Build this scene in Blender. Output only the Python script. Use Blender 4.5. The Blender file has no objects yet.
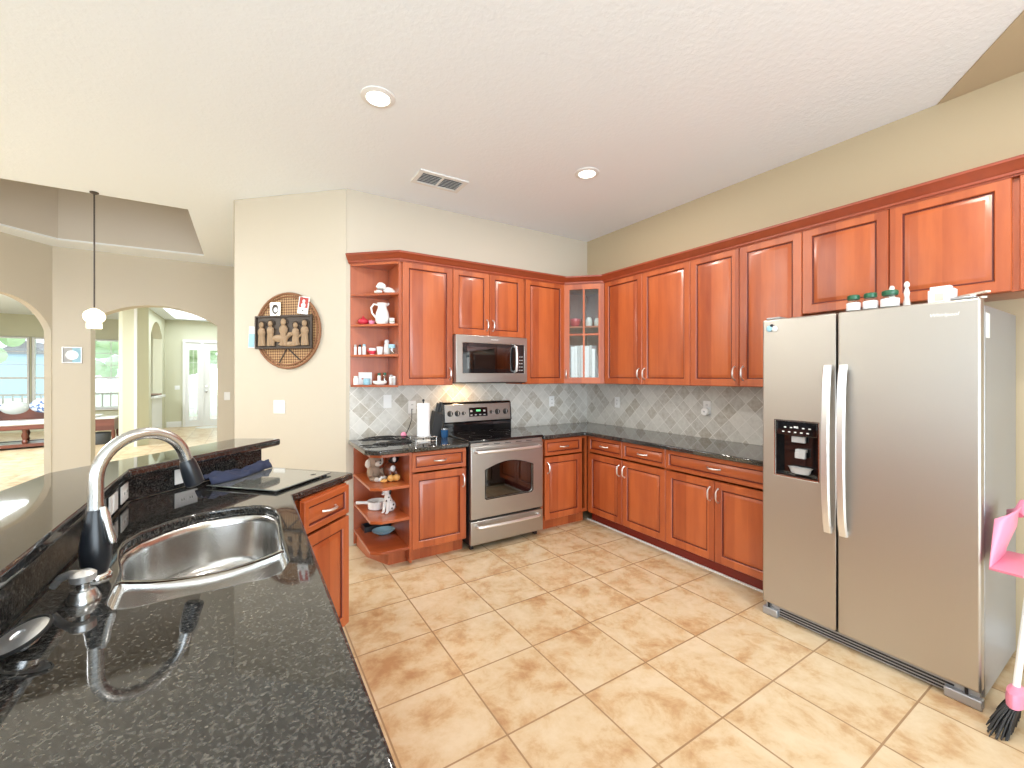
import bpy, bmesh, math, random
from mathutils import Vector, Matrix
from mathutils.geometry import tessellate_polygon
random.seed(7)
C = bpy.context.scene
COL = C.collection
PI = math.pi
# ------------------------------------------------------------------ camera
cam_d = bpy.data.cameras.new('camera'); cam = bpy.data.objects.new('camera', cam_d); COL.objects.link(cam)
cam.location = (0, 0, 1.45)
cam.rotation_euler = (PI/2, 0, -0.5592)
cam_d.sensor_width = 36; cam_d.lens = 36*425/1024
cam_d.shift_y = -8/1024; cam_d.clip_start = 0.02
C.camera = cam
# ------------------------------------------------------------------ world, light, exposure
W = bpy.data.worlds.new('world'); C.world = W; W.use_nodes = True
wn = W.node_tree.nodes['Background']; wn.inputs[0].default_value = (0.80, 0.91, 1.0, 1); wn.inputs[1].default_value = 2.4
C.view_settings.view_transform = 'Standard'; C.view_settings.look = 'None'
C.view_settings.gamma = 1; C.view_settings.use_curve_mapping = False
C.view_settings.exposure = 0.07
def area(name, loc, size, power, color, target, size_y=None, shape='RECTANGLE'):
    d = bpy.data.lights.new(name, 'AREA'); d.energy = power; d.color = color; d.size = size
    d.shape = shape
    if size_y: d.size_y = size_y
    o = bpy.data.objects.new(name, d); COL.objects.link(o); o.location = loc
    o.rotation_euler = (Vector(target)-Vector(loc)).to_track_quat('-Z', 'Y').to_euler()
    return o
area('rear_daylight_fill', (-.2, -3.2, 1.25), 4.6, 225, (.80, .91, 1), (-.5, 1.6, 3.5), 2.2)  # unseen fill added at the rear opening, tilted up to lift the ceiling
area('side_daylight_fill', (-3.0, -.4, 1.65), 3.2, 30, (.80, .91, 1), (.6, 1.6, 3.3), 1.4)  # added fill at the unseen left opening, aimed upwards
area('living_room_fill', (-4.6, 10.2, 2.98), 2.4, 330, (.84, .93, 1), (-4.6, 10.2, 0), 2.4)  # no lamp seen here; added above the arch sightline to brighten the room
area('foyer_fill', (-.9, 13.5, 3.36), 1.3, 62, (.86, .95, 1), (-.9, 13.5, 0), 2.4)  # area light added inside the tray to brighten the foyer
area('hall_fill', (-.8, 9.2, 3.0), 1.0, 40, (.86, .95, 1), (-.8, 9.2, 0), 1.0)  # extra hidden light, added to brighten the space behind the wide arch
area('dining_room_fill', (-3.0, 4.2, 2.95), 1.4, 200, (.93, .97, 1), (-3.0, 4.2, 0), 1.4)  # added out of view to lift the dining walls

# ------------------------------------------------------------------ materials
MATS = {}
def nodes(name):
    m = bpy.data.materials.new(name); m.use_nodes = True
    nt = m.node_tree; b = nt.nodes['Principled BSDF']; MATS[name] = m
    return m, nt, b
def mat(name, col, rough=.5, metal=0, spec=.5, coat=0, emit=None, es=0, ior=1.5, trans=0):
    m, nt, b = nodes(name)
    b.inputs['Base Color'].default_value = (*col, 1); b.inputs['Roughness'].default_value = rough
    b.inputs['Metallic'].default_value = metal; b.inputs['Specular IOR Level'].default_value = spec
    b.inputs['Coat Weight'].default_value = coat; b.inputs['IOR'].default_value = ior
    b.inputs['Transmission Weight'].default_value = trans
    if emit: b.inputs['Emission Color'].default_value = (*emit, 1); b.inputs['Emission Strength'].default_value = es
    return m
def N(nt, t, **kw):
    n = nt.nodes.new(t)
    for k, v in kw.items():
        if hasattr(n, k) and k not in ('inputs',): setattr(n, k, v)
    return n
def coords(nt, scale=(1, 1, 1), loc=(0, 0, 0), rot=(0, 0, 0)):
    tc = N(nt, 'ShaderNodeTexCoord'); mp = N(nt, 'ShaderNodeMapping')
    mp.inputs['Scale'].default_value = scale; mp.inputs['Location'].default_value = loc; mp.inputs['Rotation'].default_value = rot
    nt.links.new(tc.outputs['Object'], mp.inputs['Vector']); return mp.outputs['Vector']
def noise(nt, vec, scale, detail=4, rough=.55):
    n = N(nt, 'ShaderNodeTexNoise'); n.inputs['Scale'].default_value = scale; n.inputs['Detail'].default_value = detail; n.inputs['Roughness'].default_value = rough
    nt.links.new(vec, n.inputs['Vector']); return n.outputs['Fac']
def ramp(nt, fac, stops):
    r = N(nt, 'ShaderNodeValToRGB'); e = r.color_ramp.elements
    while len(e) < len(stops): e.new(.5)
    for i, (p, c) in enumerate(stops): e[i].position = p; e[i].color = (*c, 1)
    nt.links.new(fac, r.inputs[0]); return r.outputs[0]
def mix(nt, a, b, fac, mode='MIX'):
    n = N(nt, 'ShaderNodeMix'); n.data_type = 'RGBA'; n.blend_type = mode
    if isinstance(fac, (int, float)): n.inputs[0].default_value = fac
    else: nt.links.new(fac, n.inputs[0])
    for s, v in ((6, a), (7, b)):
        if isinstance(v, tuple): n.inputs[s].default_value = (*v, 1)
        else: nt.links.new(v, n.inputs[s])
    return n.outputs[2]
def mth(nt, op, a, b=None, c=None):
    n = N(nt, 'ShaderNodeMath'); n.operation = op
    for i, v in enumerate((a, b, c)):
        if v is None: continue
        if isinstance(v, (int, float)): n.inputs[i].default_value = v
        else: nt.links.new(v, n.inputs[i])
    return n.outputs[0]
def bump(nt, b, h, strength, dist=.002):
    n = N(nt, 'ShaderNodeBump'); n.inputs['Strength'].default_value = strength; n.inputs['Distance'].default_value = dist
    nt.links.new(h, n.inputs['Height']); nt.links.new(n.outputs[0], b.inputs['Normal'])

def wood(name, along, c0, c1, stave=.095, rough=.34):
    m, nt, b = nodes(name)
    sc = (9, 9, 1.0) if along == 'z' else (1.0, 9, 9)
    v = coords(nt, sc); f = noise(nt, v, 2.2, 6, .6)
    f2 = noise(nt, coords(nt, (2.5, 2.5, .9) if along == 'z' else (.9, 2.5, 2.5)), 2, 3)
    sep = N(nt, 'ShaderNodeSeparateXYZ'); nt.links.new(coords(nt), sep.inputs[0])
    q = mth(nt, 'FLOOR', mth(nt, 'MULTIPLY', sep.outputs[0 if along == 'z' else 2], 1/stave))
    wnz = N(nt, 'ShaderNodeTexWhiteNoise'); wnz.noise_dimensions = '1D'; nt.links.new(q, wnz.inputs['W'])
    t = mth(nt, 'ADD', mth(nt, 'MULTIPLY', f, .5), mth(nt, 'ADD', mth(nt, 'MULTIPLY', wnz.outputs[0], .28), mth(nt, 'MULTIPLY', f2, .35)))
    c = ramp(nt, t, [(.3, c0), (.75, c1)])
    nt.links.new(c, b.inputs['Base Color']); b.inputs['Roughness'].default_value = rough
    b.inputs['Coat Weight'].default_value = .5; b.inputs['Coat Roughness'].default_value = .28
    return m
wood('cherry', 'z', (.27, .043, .010), (.49, .115, .029))
wood('cherry_h', 'x', (.27, .043, .010), (.47, .11, .028))
mat('glaze', (.11, .012, .006), .4)
mat('cherry_dark', (.20, .016, .008), .35)
wood('mahogany', 'x', (.10, .025, .013), (.20, .055, .03), .2)

def granite(name='granite', ior=1.6, coat=.3, rough=.045):
    m, nt, b = nodes(name)
    v = coords(nt)
    n1 = noise(nt, v, 150, 1, .5); n2 = noise(nt, v, 40, 3, .6)
    t = mth(nt, 'ADD', mth(nt, 'MULTIPLY', n1, .72), mth(nt, 'MULTIPLY', n2, .28))
    c = ramp(nt, t, [(.40, (.008, .008, .008)), (.50, (.026, .026, .025)), (.58, (.050, .048, .044)), (.70, (.11, .105, .095))])
    vo = N(nt, 'ShaderNodeTexVoronoi'); vo.inputs['Scale'].default_value = 75; nt.links.new(v, vo.inputs['Vector'])
    gold = ramp(nt, vo.outputs['Distance'], [(0, (1, 1, 1)), (.16, (0, 0, 0))])
    c = mix(nt, c, (.20, .18, .14), mth(nt, 'MULTIPLY', gold, .35))
    nt.links.new(c, b.inputs['Base Color']); b.inputs['Roughness'].default_value = rough; b.inputs['IOR'].default_value = ior
    b.inputs['Coat Weight'].default_value = coat; b.inputs['Coat Roughness'].default_value = .02; b.inputs['Coat IOR'].default_value = 1.6
granite()
granite('granite_polished', 1.85, .4, .04)
granite('granite_low_sheen', 1.42, 0, .16)

def floor_mat():
    m, nt, b = nodes('floor_tile')
    v = coords(nt, loc=(-.895, -1.465, 0))
    br = N(nt, 'ShaderNodeTexBrick'); br.offset = 0; br.squash = 1
    br.inputs['Scale'].default_value = 1; br.inputs['Brick Width'].default_value = .41; br.inputs['Row Height'].default_value = .41
    br.inputs['Mortar Size'].default_value = .0042; br.inputs['Mortar Smooth'].default_value = .2
    br.inputs['Color1'].default_value = (.0, .0, .0, 1); br.inputs['Color2'].default_value = (1, 1, 1, 1); br.inputs['Mortar'].default_value = (.5, .5, .5, 1)
    nt.links.new(v, br.inputs['Vector'])
    tone = mth(nt, 'MULTIPLY', br.outputs['Color'], 1)
    off = N(nt, 'ShaderNodeVectorMath'); off.operation = 'ADD'
    comb = N(nt, 'ShaderNodeCombineXYZ'); nt.links.new(mth(nt, 'MULTIPLY', tone, 13), comb.inputs[2])
    nt.links.new(coords(nt), off.inputs[0]); nt.links.new(comb.outputs[0], off.inputs[1])
    dn = N(nt, 'ShaderNodeTexNoise'); dn.inputs['Scale'].default_value = 5.5; dn.inputs['Detail'].default_value = 8; dn.inputs['Roughness'].default_value = .66; dn.inputs['Distortion'].default_value = .25
    nt.links.new(off.outputs[0], dn.inputs['Vector'])
    f = mth(nt, 'ADD', dn.outputs['Fac'], mth(nt, 'MULTIPLY', mth(nt, 'SUBTRACT', tone, .5), .05))
    c = ramp(nt, f, [(.30, (.44, .24, .11)), (.42, (.55, .37, .20)), (.50, (.62, .47, .29)), (.64, (.67, .54, .37))])
    c = mix(nt, c, (.33, .20, .10), br.outputs['Fac'])
    nt.links.new(c, b.inputs['Base Color']); b.inputs['Roughness'].default_value = .33
    bump(nt, b, mth(nt, 'ADD', mth(nt, 'MULTIPLY', br.outputs['Fac'], -.6), mth(nt, 'MULTIPLY', f, .5)), .3, .002)
floor_mat()

def splash_mat():
    m, nt, b = nodes('splash_tile')
    sep = N(nt, 'ShaderNodeSeparateXYZ'); nt.links.new(coords(nt), sep.inputs[0])
    u = mth(nt, 'SUBTRACT', sep.outputs[0], sep.outputs[1]); z = sep.outputs[2]
    a = mth(nt, 'MULTIPLY', mth(nt, 'ADD', u, z), .7071); d = mth(nt, 'MULTIPLY', mth(nt, 'SUBTRACT', u, z), .7071)
    comb = N(nt, 'ShaderNodeCombineXYZ'); nt.links.new(a, comb.inputs[0]); nt.links.new(d, comb.inputs[1])
    br = N(nt, 'ShaderNodeTexBrick'); br.offset = 0
    br.inputs['Scale'].default_value = 1; br.inputs['Brick Width'].default_value = .102; br.inputs['Row Height'].default_value = .102
    br.inputs['Mortar Size'].default_value = .0032; br.inputs['Mortar Smooth'].default_value = .3
    br.inputs['Color1'].default_value = (0, 0, 0, 1); br.inputs['Color2'].default_value = (1, 1, 1, 1); br.inputs['Mortar'].default_value = (.5, .5, .5, 1)
    nt.links.new(comb.outputs[0], br.inputs['Vector'])
    n = noise(nt, coords(nt), 26, 6, .65)
    t = mth(nt, 'ADD', mth(nt, 'MULTIPLY', br.outputs['Color'], .36), mth(nt, 'MULTIPLY', n, .64))
    c = ramp(nt, t, [(.28, (.43, .39, .32)), (.45, (.57, .55, .50)), (.62, (.66, .645, .59)), (.8, (.72, .70, .65))])
    c = mix(nt, c, (.76, .74, .69), br.outputs['Fac'])
    nt.links.new(c, b.inputs['Base Color']); b.inputs['Roughness'].default_value = .32
    bump(nt, b, mth(nt, 'ADD', mth(nt, 'MULTIPLY', br.outputs['Fac'], -1), mth(nt, 'MULTIPLY', n, .5)), .45, .003)
splash_mat()

def paint(name, col, bs, scale, strength, rough=.6):
    m, nt, b = nodes(name)
    b.inputs['Base Color'].default_value = (*col, 1); b.inputs['Roughness'].default_value = rough
    n = noise(nt, coords(nt), scale, 3, .6)
    r = ramp(nt, n, [(.42, (0, 0, 0)), (.62, (1, 1, 1))])
    bump(nt, b, r, strength, bs)
paint('wall_paint', (.60, .54, .44), .001, 60, .12)
paint('ceiling_paint', (.88, .93, .97), .003, 34, .2)
paint('tan_tone', (.53, .435, .285), .001, 60, .1)
paint('tray_paint', (.62, .57, .50), .001, 60, .1)
paint('green_paint', (.64, .63, .47), .001, 60, .1)
mat('trim_white', (.82, .82, .80), .35)
mat('plastic_white', (.86, .86, .84), .3)
mat('plastic_grey', (.45, .45, .45), .4)
mat('black_gloss', (.006, .006, .007), .06, coat=.5)
mat('black_matte', (.012, .012, .013), .45)
mat('black_satin', (.012, .014, .018), .28)
def steel(name, col, r0, sc, r1=.08):
    m, nt, b = nodes(name)
    b.inputs['Base Color'].default_value = (*col, 1); b.inputs['Metallic'].default_value = 1
    n = noise(nt, coords(nt, sc), 3, 4)
    nt.links.new(mth(nt, 'ADD', mth(nt, 'MULTIPLY', n, r1), r0), b.inputs['Roughness'])
steel('steel', (.53, .505, .465), .38, (60, 60, 2))
steel('steel_h', (.47, .455, .435), .32, (2, 2, 60))
steel('sink_steel', (.62, .61, .59), .20, (3, 40, 3))
mat('chrome', (.75, .74, .72), .14, 1)
mat('nickel', (.60, .60, .59), .27, 1)
mat('handle_metal', (.86, .86, .86), .32, .9)
mat('side_steel', (.42, .43, .45), .42, .7)
mat('ceramic', (.86, .86, .84), .15, coat=.4)
mat('red_ceramic', (.62, .03, .06), .2, coat=.4)
mat('pink_plastic', (.85, .28, .42), .35)
mat('paper', (.86, .87, .89), .8)
mat('beige_plush', (.34, .24, .17), .9)
mat('white_plush', (.66, .58, .50), .9)
mat('brown_glaze', (.16, .045, .02), .3)
mat('orange_glaze', (.78, .42, .12), .3)
mat('green_dark', (.02, .12, .06), .3)
mat('blue_cup', (.02, .09, .22), .25)
mat('light_blue', (.33, .58, .70), .35)
mat('navy_cloth', (.030, .040, .085), .9)
mat('floral_cloth', (.16, .24, .42), .9)
mat('grey_cloth', (.42, .44, .42), .9)
mat('cream_cloth', (.75, .74, .70), .9)
mat('knob_dark', (.03, .03, .03), .3)
mat('display', (.01, .02, .015), .1, emit=(.25, .8, .35), es=.0)
mat('digit', (.1, .5, .2), .3, emit=(.3, 1, .45), es=.5)
mat('lamp_glow', (1, .95, .85), .4, emit=(1, .93, .80), es=9)
mat('shade_glow', (1, .9, .7), .4, emit=(1, .86, .58), es=3.2)
mat('relief_dark', (.055, .038, .028), .5)
mat('relief_tan', (.36, .24, .14), .5)
mat('card_red', (.45, .04, .03), .5)
mat('leaf', (.58, .72, .46), .8)
mat('trunk', (.20, .13, .08), .8)
mat('basket_dark', (.10, .11, .12), .8)
mat('lawn', (.66, .70, .55), .9)
mat('house_blue', (.42, .56, .70), .8)
mat('house_roof', (.22, .20, .20), .8)
mat('glass_board', (.16, .17, .155), .07, coat=1, ior=1.6)
def wicker():
    m, nt, b = nodes('wicker')
    v = coords(nt, rot=(0, PI/4, 0))
    ch = N(nt, 'ShaderNodeTexChecker'); ch.inputs['Scale'].default_value = 62; nt.links.new(v, ch.inputs['Vector'])
    ch.inputs['Color1'].default_value = (.50, .30, .14, 1); ch.inputs['Color2'].default_value = (.17, .075, .03, 1)
    nt.links.new(ch.outputs['Color'], b.inputs['Base Color']); b.inputs['Roughness'].default_value = .6
    bump(nt, b, ch.outputs['Fac'], .6, .004)
wicker()
mat('wicker_rim', (.27, .12, .055), .55)
def glass(name, tint=(1, 1, 1), refl=.12, rough=.02):
    m = bpy.data.materials.new(name); m.use_nodes = True; nt = m.node_tree; nt.nodes.clear(); MATS[name] = m
    o = N(nt, 'ShaderNodeOutputMaterial'); t = N(nt, 'ShaderNodeBsdfTransparent'); g = N(nt, 'ShaderNodeBsdfGlossy'); mx = N(nt, 'ShaderNodeMixShader')
    t.inputs[0].default_value = (*tint, 1); g.inputs['Roughness'].default_value = rough
    mx.inputs[0].default_value = refl
    nt.links.new(t.outputs[0], mx.inputs[1]); nt.links.new(g.outputs[0], mx.inputs[2]); nt.links.new(mx.outputs[0], o.inputs[0])
glass('window_glass', (.97, .99, .98), .06)
glass('clear_glass', (.88, .92, .90), .18)
glass('door_pane', (.90, .93, .93), .07)
glass('oven_glass', (.12, .12, .12), .16, .04)

# ------------------------------------------------------------------ mesh helpers
class MB:
    def __init__(s, M=None): s.v = []; s.f = []; s.m = []; s.M = M or Matrix()
    def add(s, verts, faces, m=0):
        o = len(s.v)
        for p in verts: s.v.append(s.M @ Vector(p))
        for f in faces: s.f.append([o+i for i in f]); s.m.append(m)
        return s
    def box(s, x0, y0, z0, x1, y1, z1, m=0):
        vs = [(x, y, z) for z in (z0, z1) for y in (y0, y1) for x in (x0, x1)]
        return s.add(vs, [(0, 2, 3, 1), (4, 5, 7, 6), (0, 1, 5, 4), (2, 6, 7, 3), (0, 4, 6, 2), (1, 3, 7, 5)], m)
    def prism(s, poly, z0, z1, holes=(), m=0, ax='z'):
        loops = [list(poly)]+[list(h) for h in holes]
        flat = [p for l in loops for p in l]; n = len(flat)
        tri = tessellate_polygon([[Vector((p[0], p[1], 0)) for p in l] for l in loops])
        def P(p, z): return (p[0], p[1], z) if ax == 'z' else ((p[0], z, p[1]) if ax == 'y' else (z, p[0], p[1]))
        vs = [P(p, z0) for p in flat]+[P(p, z1) for p in flat]
        fs = [tuple(t) for t in tri]+[tuple(i+n for i in reversed(t)) for t in tri]
        o = 0
        for l in loops:
            k = len(l)
            for i in range(k):
                a, b = o+i, o+(i+1) % k; fs.append((a, b, b+n, a+n))
            o += k
        return s.add(vs, fs, m)
    def tube(s, pts, r, n=10, m=0, flat=1.0):
        pts = [Vector(p) for p in pts]; rs = r if isinstance(r, (list, tuple)) else [r]*len(pts)
        vs = []; prev = None
        for i, p in enumerate(pts):
            t = (pts[min(i+1, len(pts)-1)]-pts[max(i-1, 0)]).normalized()
            if prev is None:
                up = Vector((0, 0, 1)) if abs(t.z) < .9 else Vector((1, 0, 0)); a = t.cross(up).normalized()
            else: a = (prev-t*prev.dot(t)).normalized()
            prev = a; b = t.cross(a)
            for k in range(n):
                an = 2*PI*k/n; vs.append(p+(a*math.cos(an)+b*math.sin(an)*flat)*rs[i])
        fs = []
        for i in range(len(pts)-1):
            for k in range(n): fs.append((i*n+k, i*n+(k+1) % n, (i+1)*n+(k+1) % n, (i+1)*n+k))
        fs.append(tuple(range(n))[::-1]); fs.append(tuple(range((len(pts)-1)*n, len(pts)*n)))
        return s.add(vs, fs, m)
    def lathe(s, prof, c=(0, 0, 0), n=24, m=0, sx=1, sy=1, cap=True):
        vs = []; fs = []
        for r, z in prof:
            for k in range(n):
                a = 2*PI*k/n; vs.append((c[0]+r*math.cos(a)*sx, c[1]+r*math.sin(a)*sy, c[2]+z))
        for i in range(len(prof)-1):
            for k in range(n): fs.append((i*n+k, i*n+(k+1) % n, (i+1)*n+(k+1) % n, (i+1)*n+k))
        if cap: fs.append(tuple(range(n))[::-1]); fs.append(tuple(range((len(prof)-1)*n, len(prof)*n)))
        return s.add(vs, fs, m)
    def ell(s, c, r, m=0, n=16, k=10):
        if isinstance(r, (int, float)): r = (r, r, r)
        prof = [(math.sin(PI*i/k), -math.cos(PI*i/k)) for i in range(k+1)]; vs = []; fs = []
        for a, z in prof:
            for j in range(n):
                t = 2*PI*j/n; vs.append((c[0]+r[0]*a*math.cos(t), c[1]+r[1]*a*math.sin(t), c[2]+r[2]*z))
        for i in range(k):
            for j in range(n): fs.append((i*n+j, i*n+(j+1) % n, (i+1)*n+(j+1) % n, (i+1)*n+j))
        return s.add(vs, fs, m)
    def rings(s, x0, z0, x1, z1, lst, cap=True, m=0, capm=0):
        # concentric rectangles facing -y; lst: (inset, y, material)
        vs = []; fs = []
        for ins, y, _ in lst:
            vs += [(x0+ins, y, z0+ins), (x1-ins, y, z0+ins), (x1-ins, y, z1-ins), (x0+ins, y, z1-ins)]
        o = len(s.v); s.add(vs, [], 0)
        for i in range(len(lst)-1):
            for k in range(4):
                a = o+i*4+k; b = o+i*4+(k+1) % 4; s.f.append([a, b, b+4, a+4]); s.m.append(lst[i+1][2])
        if cap:
            e = o+(len(lst)-1)*4; s.f.append([e, e+1, e+2, e+3]); s.m.append(capm)
        return s
    def build(s, name, mats, parent=None, loc=None, bevel=0, seg=2, angle=35, rot=None):
        me = bpy.data.meshes.new(name); bm = bmesh.new()
        vs = [bm.verts.new(p) for p in s.v]
        for f, mi in zip(s.f, s.m):
            if len(set(f)) < 3: continue
            try: fc = bm.faces.new([vs[i] for i in f]); fc.material_index = mi; fc.smooth = True
            except ValueError: pass
        bmesh.ops.remove_doubles(bm, verts=bm.verts, dist=1e-5)
        bmesh.ops.recalc_face_normals(bm, faces=bm.faces)
        bm.to_mesh(me); bm.free()
        me.set_sharp_from_angle(angle=math.radians(angle))
        for mm in ([mats] if isinstance(mats, str) else mats): me.materials.append(MATS[mm])
        o = bpy.data.objects.new(name, me); COL.objects.link(o)
        if parent: o.parent = parent
        if loc: o.location = loc
        if rot: o.rotation_euler = rot
        if bevel:
            b = o.modifiers.new('bevel', 'BEVEL'); b.width = bevel; b.segments = seg; b.limit_method = 'ANGLE'; b.angle_limit = math.radians(40)
        return o
def thing(name, label, cat, loc=(0, 0, 0), rz=0, group=None):
    o = bpy.data.objects.new(name, None); COL.objects.link(o); o.empty_display_size = .1
    o.location = loc; o.rotation_euler = (0, 0, rz); o['label'] = label; o['category'] = cat
    if group: o['group'] = group
    return o
def tag(o, label, cat, group=None):
    o['label'] = label; o['category'] = cat
    if group: o['group'] = group
    return o
def struct(o): o['kind'] = 'structure'; return o
def text(name, s, size, material, parent, loc, rot, depth=.001, shear=0, align='CENTER'):
    cu = bpy.data.curves.new(name, 'FONT'); cu.body = s; cu.size = size; cu.extrude = depth; cu.shear = shear
    cu.align_x = align; cu.align_y = 'CENTER'
    t = bpy.data.objects.new(name+'_font', cu); COL.objects.link(t)
    dg = bpy.context.evaluated_depsgraph_get()
    me = bpy.data.meshes.new_from_object(t.evaluated_get(dg)); bpy.data.objects.remove(t)
    me.materials.clear(); me.materials.append(MATS[material])
    o = bpy.data.objects.new(name, me); COL.objects.link(o); o.parent = parent; o.location = loc; o.rotation_euler = rot
    return o
def arc(c, r, a0, a1, n, plane='xz'):
    out = []
    for i in range(n+1):
        a = a0+(a1-a0)*i/n; out.append((c[0]+r*math.cos(a), c[1]+r*math.sin(a)))
    return out
def arch_hole(u0, u1, zs, za, n=20, base=-.02):
    w = (u1-u0)/2; h = za-zs; R = (w*w+h*h)/(2*h); cz = za-R; cu = (u0+u1)/2
    a0 = math.atan2(zs-cz, w); pts = [(u0, base), (u1, base)]
    return pts+arc((cu, cz), R, a0, PI-a0, n)

# ------------------------------------------------------------------ structure
ZC = 3.04
struct(MB().box(-12, -3.6, -.1, 3.6, 19, 0).build('floor', 'floor_tile'))
tray = [(-.47, 5.08), (-.47, 6.93), (-1.86, 7.02), (-2.2, 6.66), (-2.45, 6.2), (-2.6, 5.08)]
foy = [(-1.65, 12.2), (-.2, 12.2), (-.2, 14.9), (-1.65, 14.9)]
ceil_outer = [(-12, -3.6), (3.6, -3.6), (3.6, 19), (-12, 19)]
struct(MB().prism(ceil_outer, ZC, ZC+.02, holes=[tray, foy]).build('ceiling', 'ceiling_paint'))
# raised dining tray above the opening
def ring_wall(poly, z0, z1, top, name, mats):
    mb = MB(); n = len(poly)
    cx = sum(p[0] for p in poly)/n; cy = sum(p[1] for p in poly)/n
    out = [(cx+(p[0]-cx)*1.08, cy+(p[1]-cy)*1.08) for p in poly]
    mb.prism(out, z0, z1, holes=[poly]); mb.prism(out, z1, z1+.05)
    struct(mb.build(name, mats))
ring_wall(tray, ZC+.02, ZC+.92, True, 'ceiling', 'tray_paint')
ring_wall(foy, ZC+.02, ZC+.35, True, 'ceiling', 'ceiling_paint')
# thin tan slab under the ceiling in the right corner
struct(MB().prism([(3.43, .79), (2.865, .385), (2.2, -.12), (2.2, -3.5), (3.43, -3.5)], ZC-.004, ZC+.02).build('ceiling', 'tan_tone'))
struct(MB().box(3.43, -3.6, 0, 3.6, 3.95, ZC).build('wall_right', 'tan_tone'))  # warm light of the ceiling lamps is mixed into this wall's colour
struct(MB().prism([(.726, 3.80), (3.43, 3.80), (3.43, 3.95), (.788, 3.95)], 0, ZC).build('wall_back', 'wall_paint'))
struct(MB().prism([(.726, 3.80), (.788, 3.95), (.02, 4.69), (-.094, 4.588)], 0, ZC).build('wall_corner', 'wall_paint', bevel=.012, seg=3))
struct(MB().prism([(-.094, 4.588), (.02, 4.69), (.12, 7.40), (-.02, 7.40)], 0, ZC).build('wall_hall', 'wall_paint'))
# dining wall with a wide arch
def wall_uv(name, p0, p1, th, holes, m, h=ZC, side=1):
    p0 = Vector((*p0, 0)); p1 = Vector((*p1, 0)); e = (p1-p0).normalized(); L = (p1-p0).length
    nrm = Vector((-e.y, e.x, 0))*side
    M = Matrix(((e.x, nrm.x, 0, p0.x), (e.y, nrm.y, 0, p0.y), (0, 0, 1, 0), (0, 0, 0, 1)))
    outer = [(0, 0), (L, 0), (L, h), (0, h)]
    # notch arches into the outline where they reach the floor
    out = [(0, 0)]; inner = []
    for hl in sorted(holes, key=lambda q: q[0][0]):
        if hl[0][1] <= 0:
            out += [(hl[0][0], 0)]+[hl[i] for i in range(len(hl)-1, 1, -1)]+[(hl[1][0], 0)]
        else: inner.append(hl)
    out += [(L, 0), (L, h), (0, h)]
    return struct(MB(M).prism(out, 0, th, holes=inner, ax='y').build(name, m))
wall_uv('wall_dining', (-2.01, 7.40), (.02, 7.40), .2, [arch_hole(.34, 1.66, 2.17, 2.40)], 'wall_paint')
BL = (-2.01, 7.40); BD = Vector((-.293, -.443)).normalized()
BE = (BL[0]+BD.x*1.9, BL[1]+BD.y*1.9)
wall_uv('wall_bay', BE, BL, .09, [arch_hole(.83, 1.885, 2.0, 2.38)], 'wall_paint')
wall_uv('wall_left', (BE[0], -3.5), BE, .15, [[(2.6, .9), (5.6, .9), (5.6, 2.4), (2.6, 2.4)]], 'wall_paint')
# rear wall with the wide patio opening behind the camera
wall_uv('wall_rear', (-3.4, -3.5), (3.5, -3.5), .12, [[(1.3, 0), (6.3, 0), (6.3, 2.5), (1.3, 2.5)]], 'wall_paint', side=-1)
# living room / foyer beyond the arches
def rect(u0, u1, z0, z1): return [(u0, z0), (u1, z0), (u1, z1), (u0, z1)]
WX = -9.0
wins = [(-5.90, -4.77), (-4.72, -3.74), (-3.66, -2.75)]
wall_uv('wall_window', (WX, 16), (-1.93, 16), .15, [rect(a-WX, b-WX, .55, 2.46) for a, b in wins]+[rect(1.2, 2.6, .55, 2.46)], 'green_paint')
wall_uv('wall_living', (WX, 6.0), (WX, 16), .15, [], 'green_paint')
wall_uv('wall_pillar', (-2.23, 11.75), (-1.93, 11.54), .3, [], 'green_paint')
wall_uv('wall_foyer', (-1.93, 11.54), (-1.93, 15.3), .2, [arch_hole(1.66, 3.95, 2.52, 2.83, base=.05)[:0] or [(1.66, .95), (3.3, .95)]+arch_hole(1.66, 3.3, 2.45, 2.83)[2:]], 'green_paint')
wall_uv('wall_entry', (-1.93, 15.3), (2.5, 15.3), .15, [rect(.40, 2.1, 0, 2.49)], 'green_paint')
wall_uv('wall_foyer_right', (.9, 7.6), (.9, 15.3), .15, [], 'green_paint', side=-1)
struct(MB().box(-1.945, 15.28-3.8, 0, -1.90, 15.28-3.74, ZC).build('trim_1', 'trim_white'))
def baseboard(name, p0, p1, h=.13, th=.014):
    p0 = Vector((*p0, 0)); p1 = Vector((*p1, 0)); e = (p1-p0).normalized(); n = Vector((e.y, -e.x, 0))
    M = Matrix(((e.x, n.x, 0, p0.x), (e.y, n.y, 0, p0.y), (0, 0, 1, 0), (0, 0, 0, 1)))
    prof = [(0, 0), (th, 0), (th, h-.02), (th*.5, h), (0, h)]
    mb = MB(M); L = (p1-p0).length
    vs = [(x, a, b) for x in (0, L) for a, b in prof]; n5 = 5
    mb.add(vs, [tuple(range(5)), tuple(range(9, 4, -1))]+[(i, (i+1) % 5, (i+1) % 5+5, i+5) for i in range(5)])
    struct(mb.build(name, 'trim_white'))
baseboard('baseboard_corner', (-.094, 4.588), (.72, 3.805))
baseboard('baseboard_right', (3.43, .40), (3.43, -3.4))
baseboard('baseboard_dining', (-2.0, 7.40), (-1.67, 7.40))
baseboard('baseboard_entry', (-1.9, 15.3), (-1.56, 15.3), .16)
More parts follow.
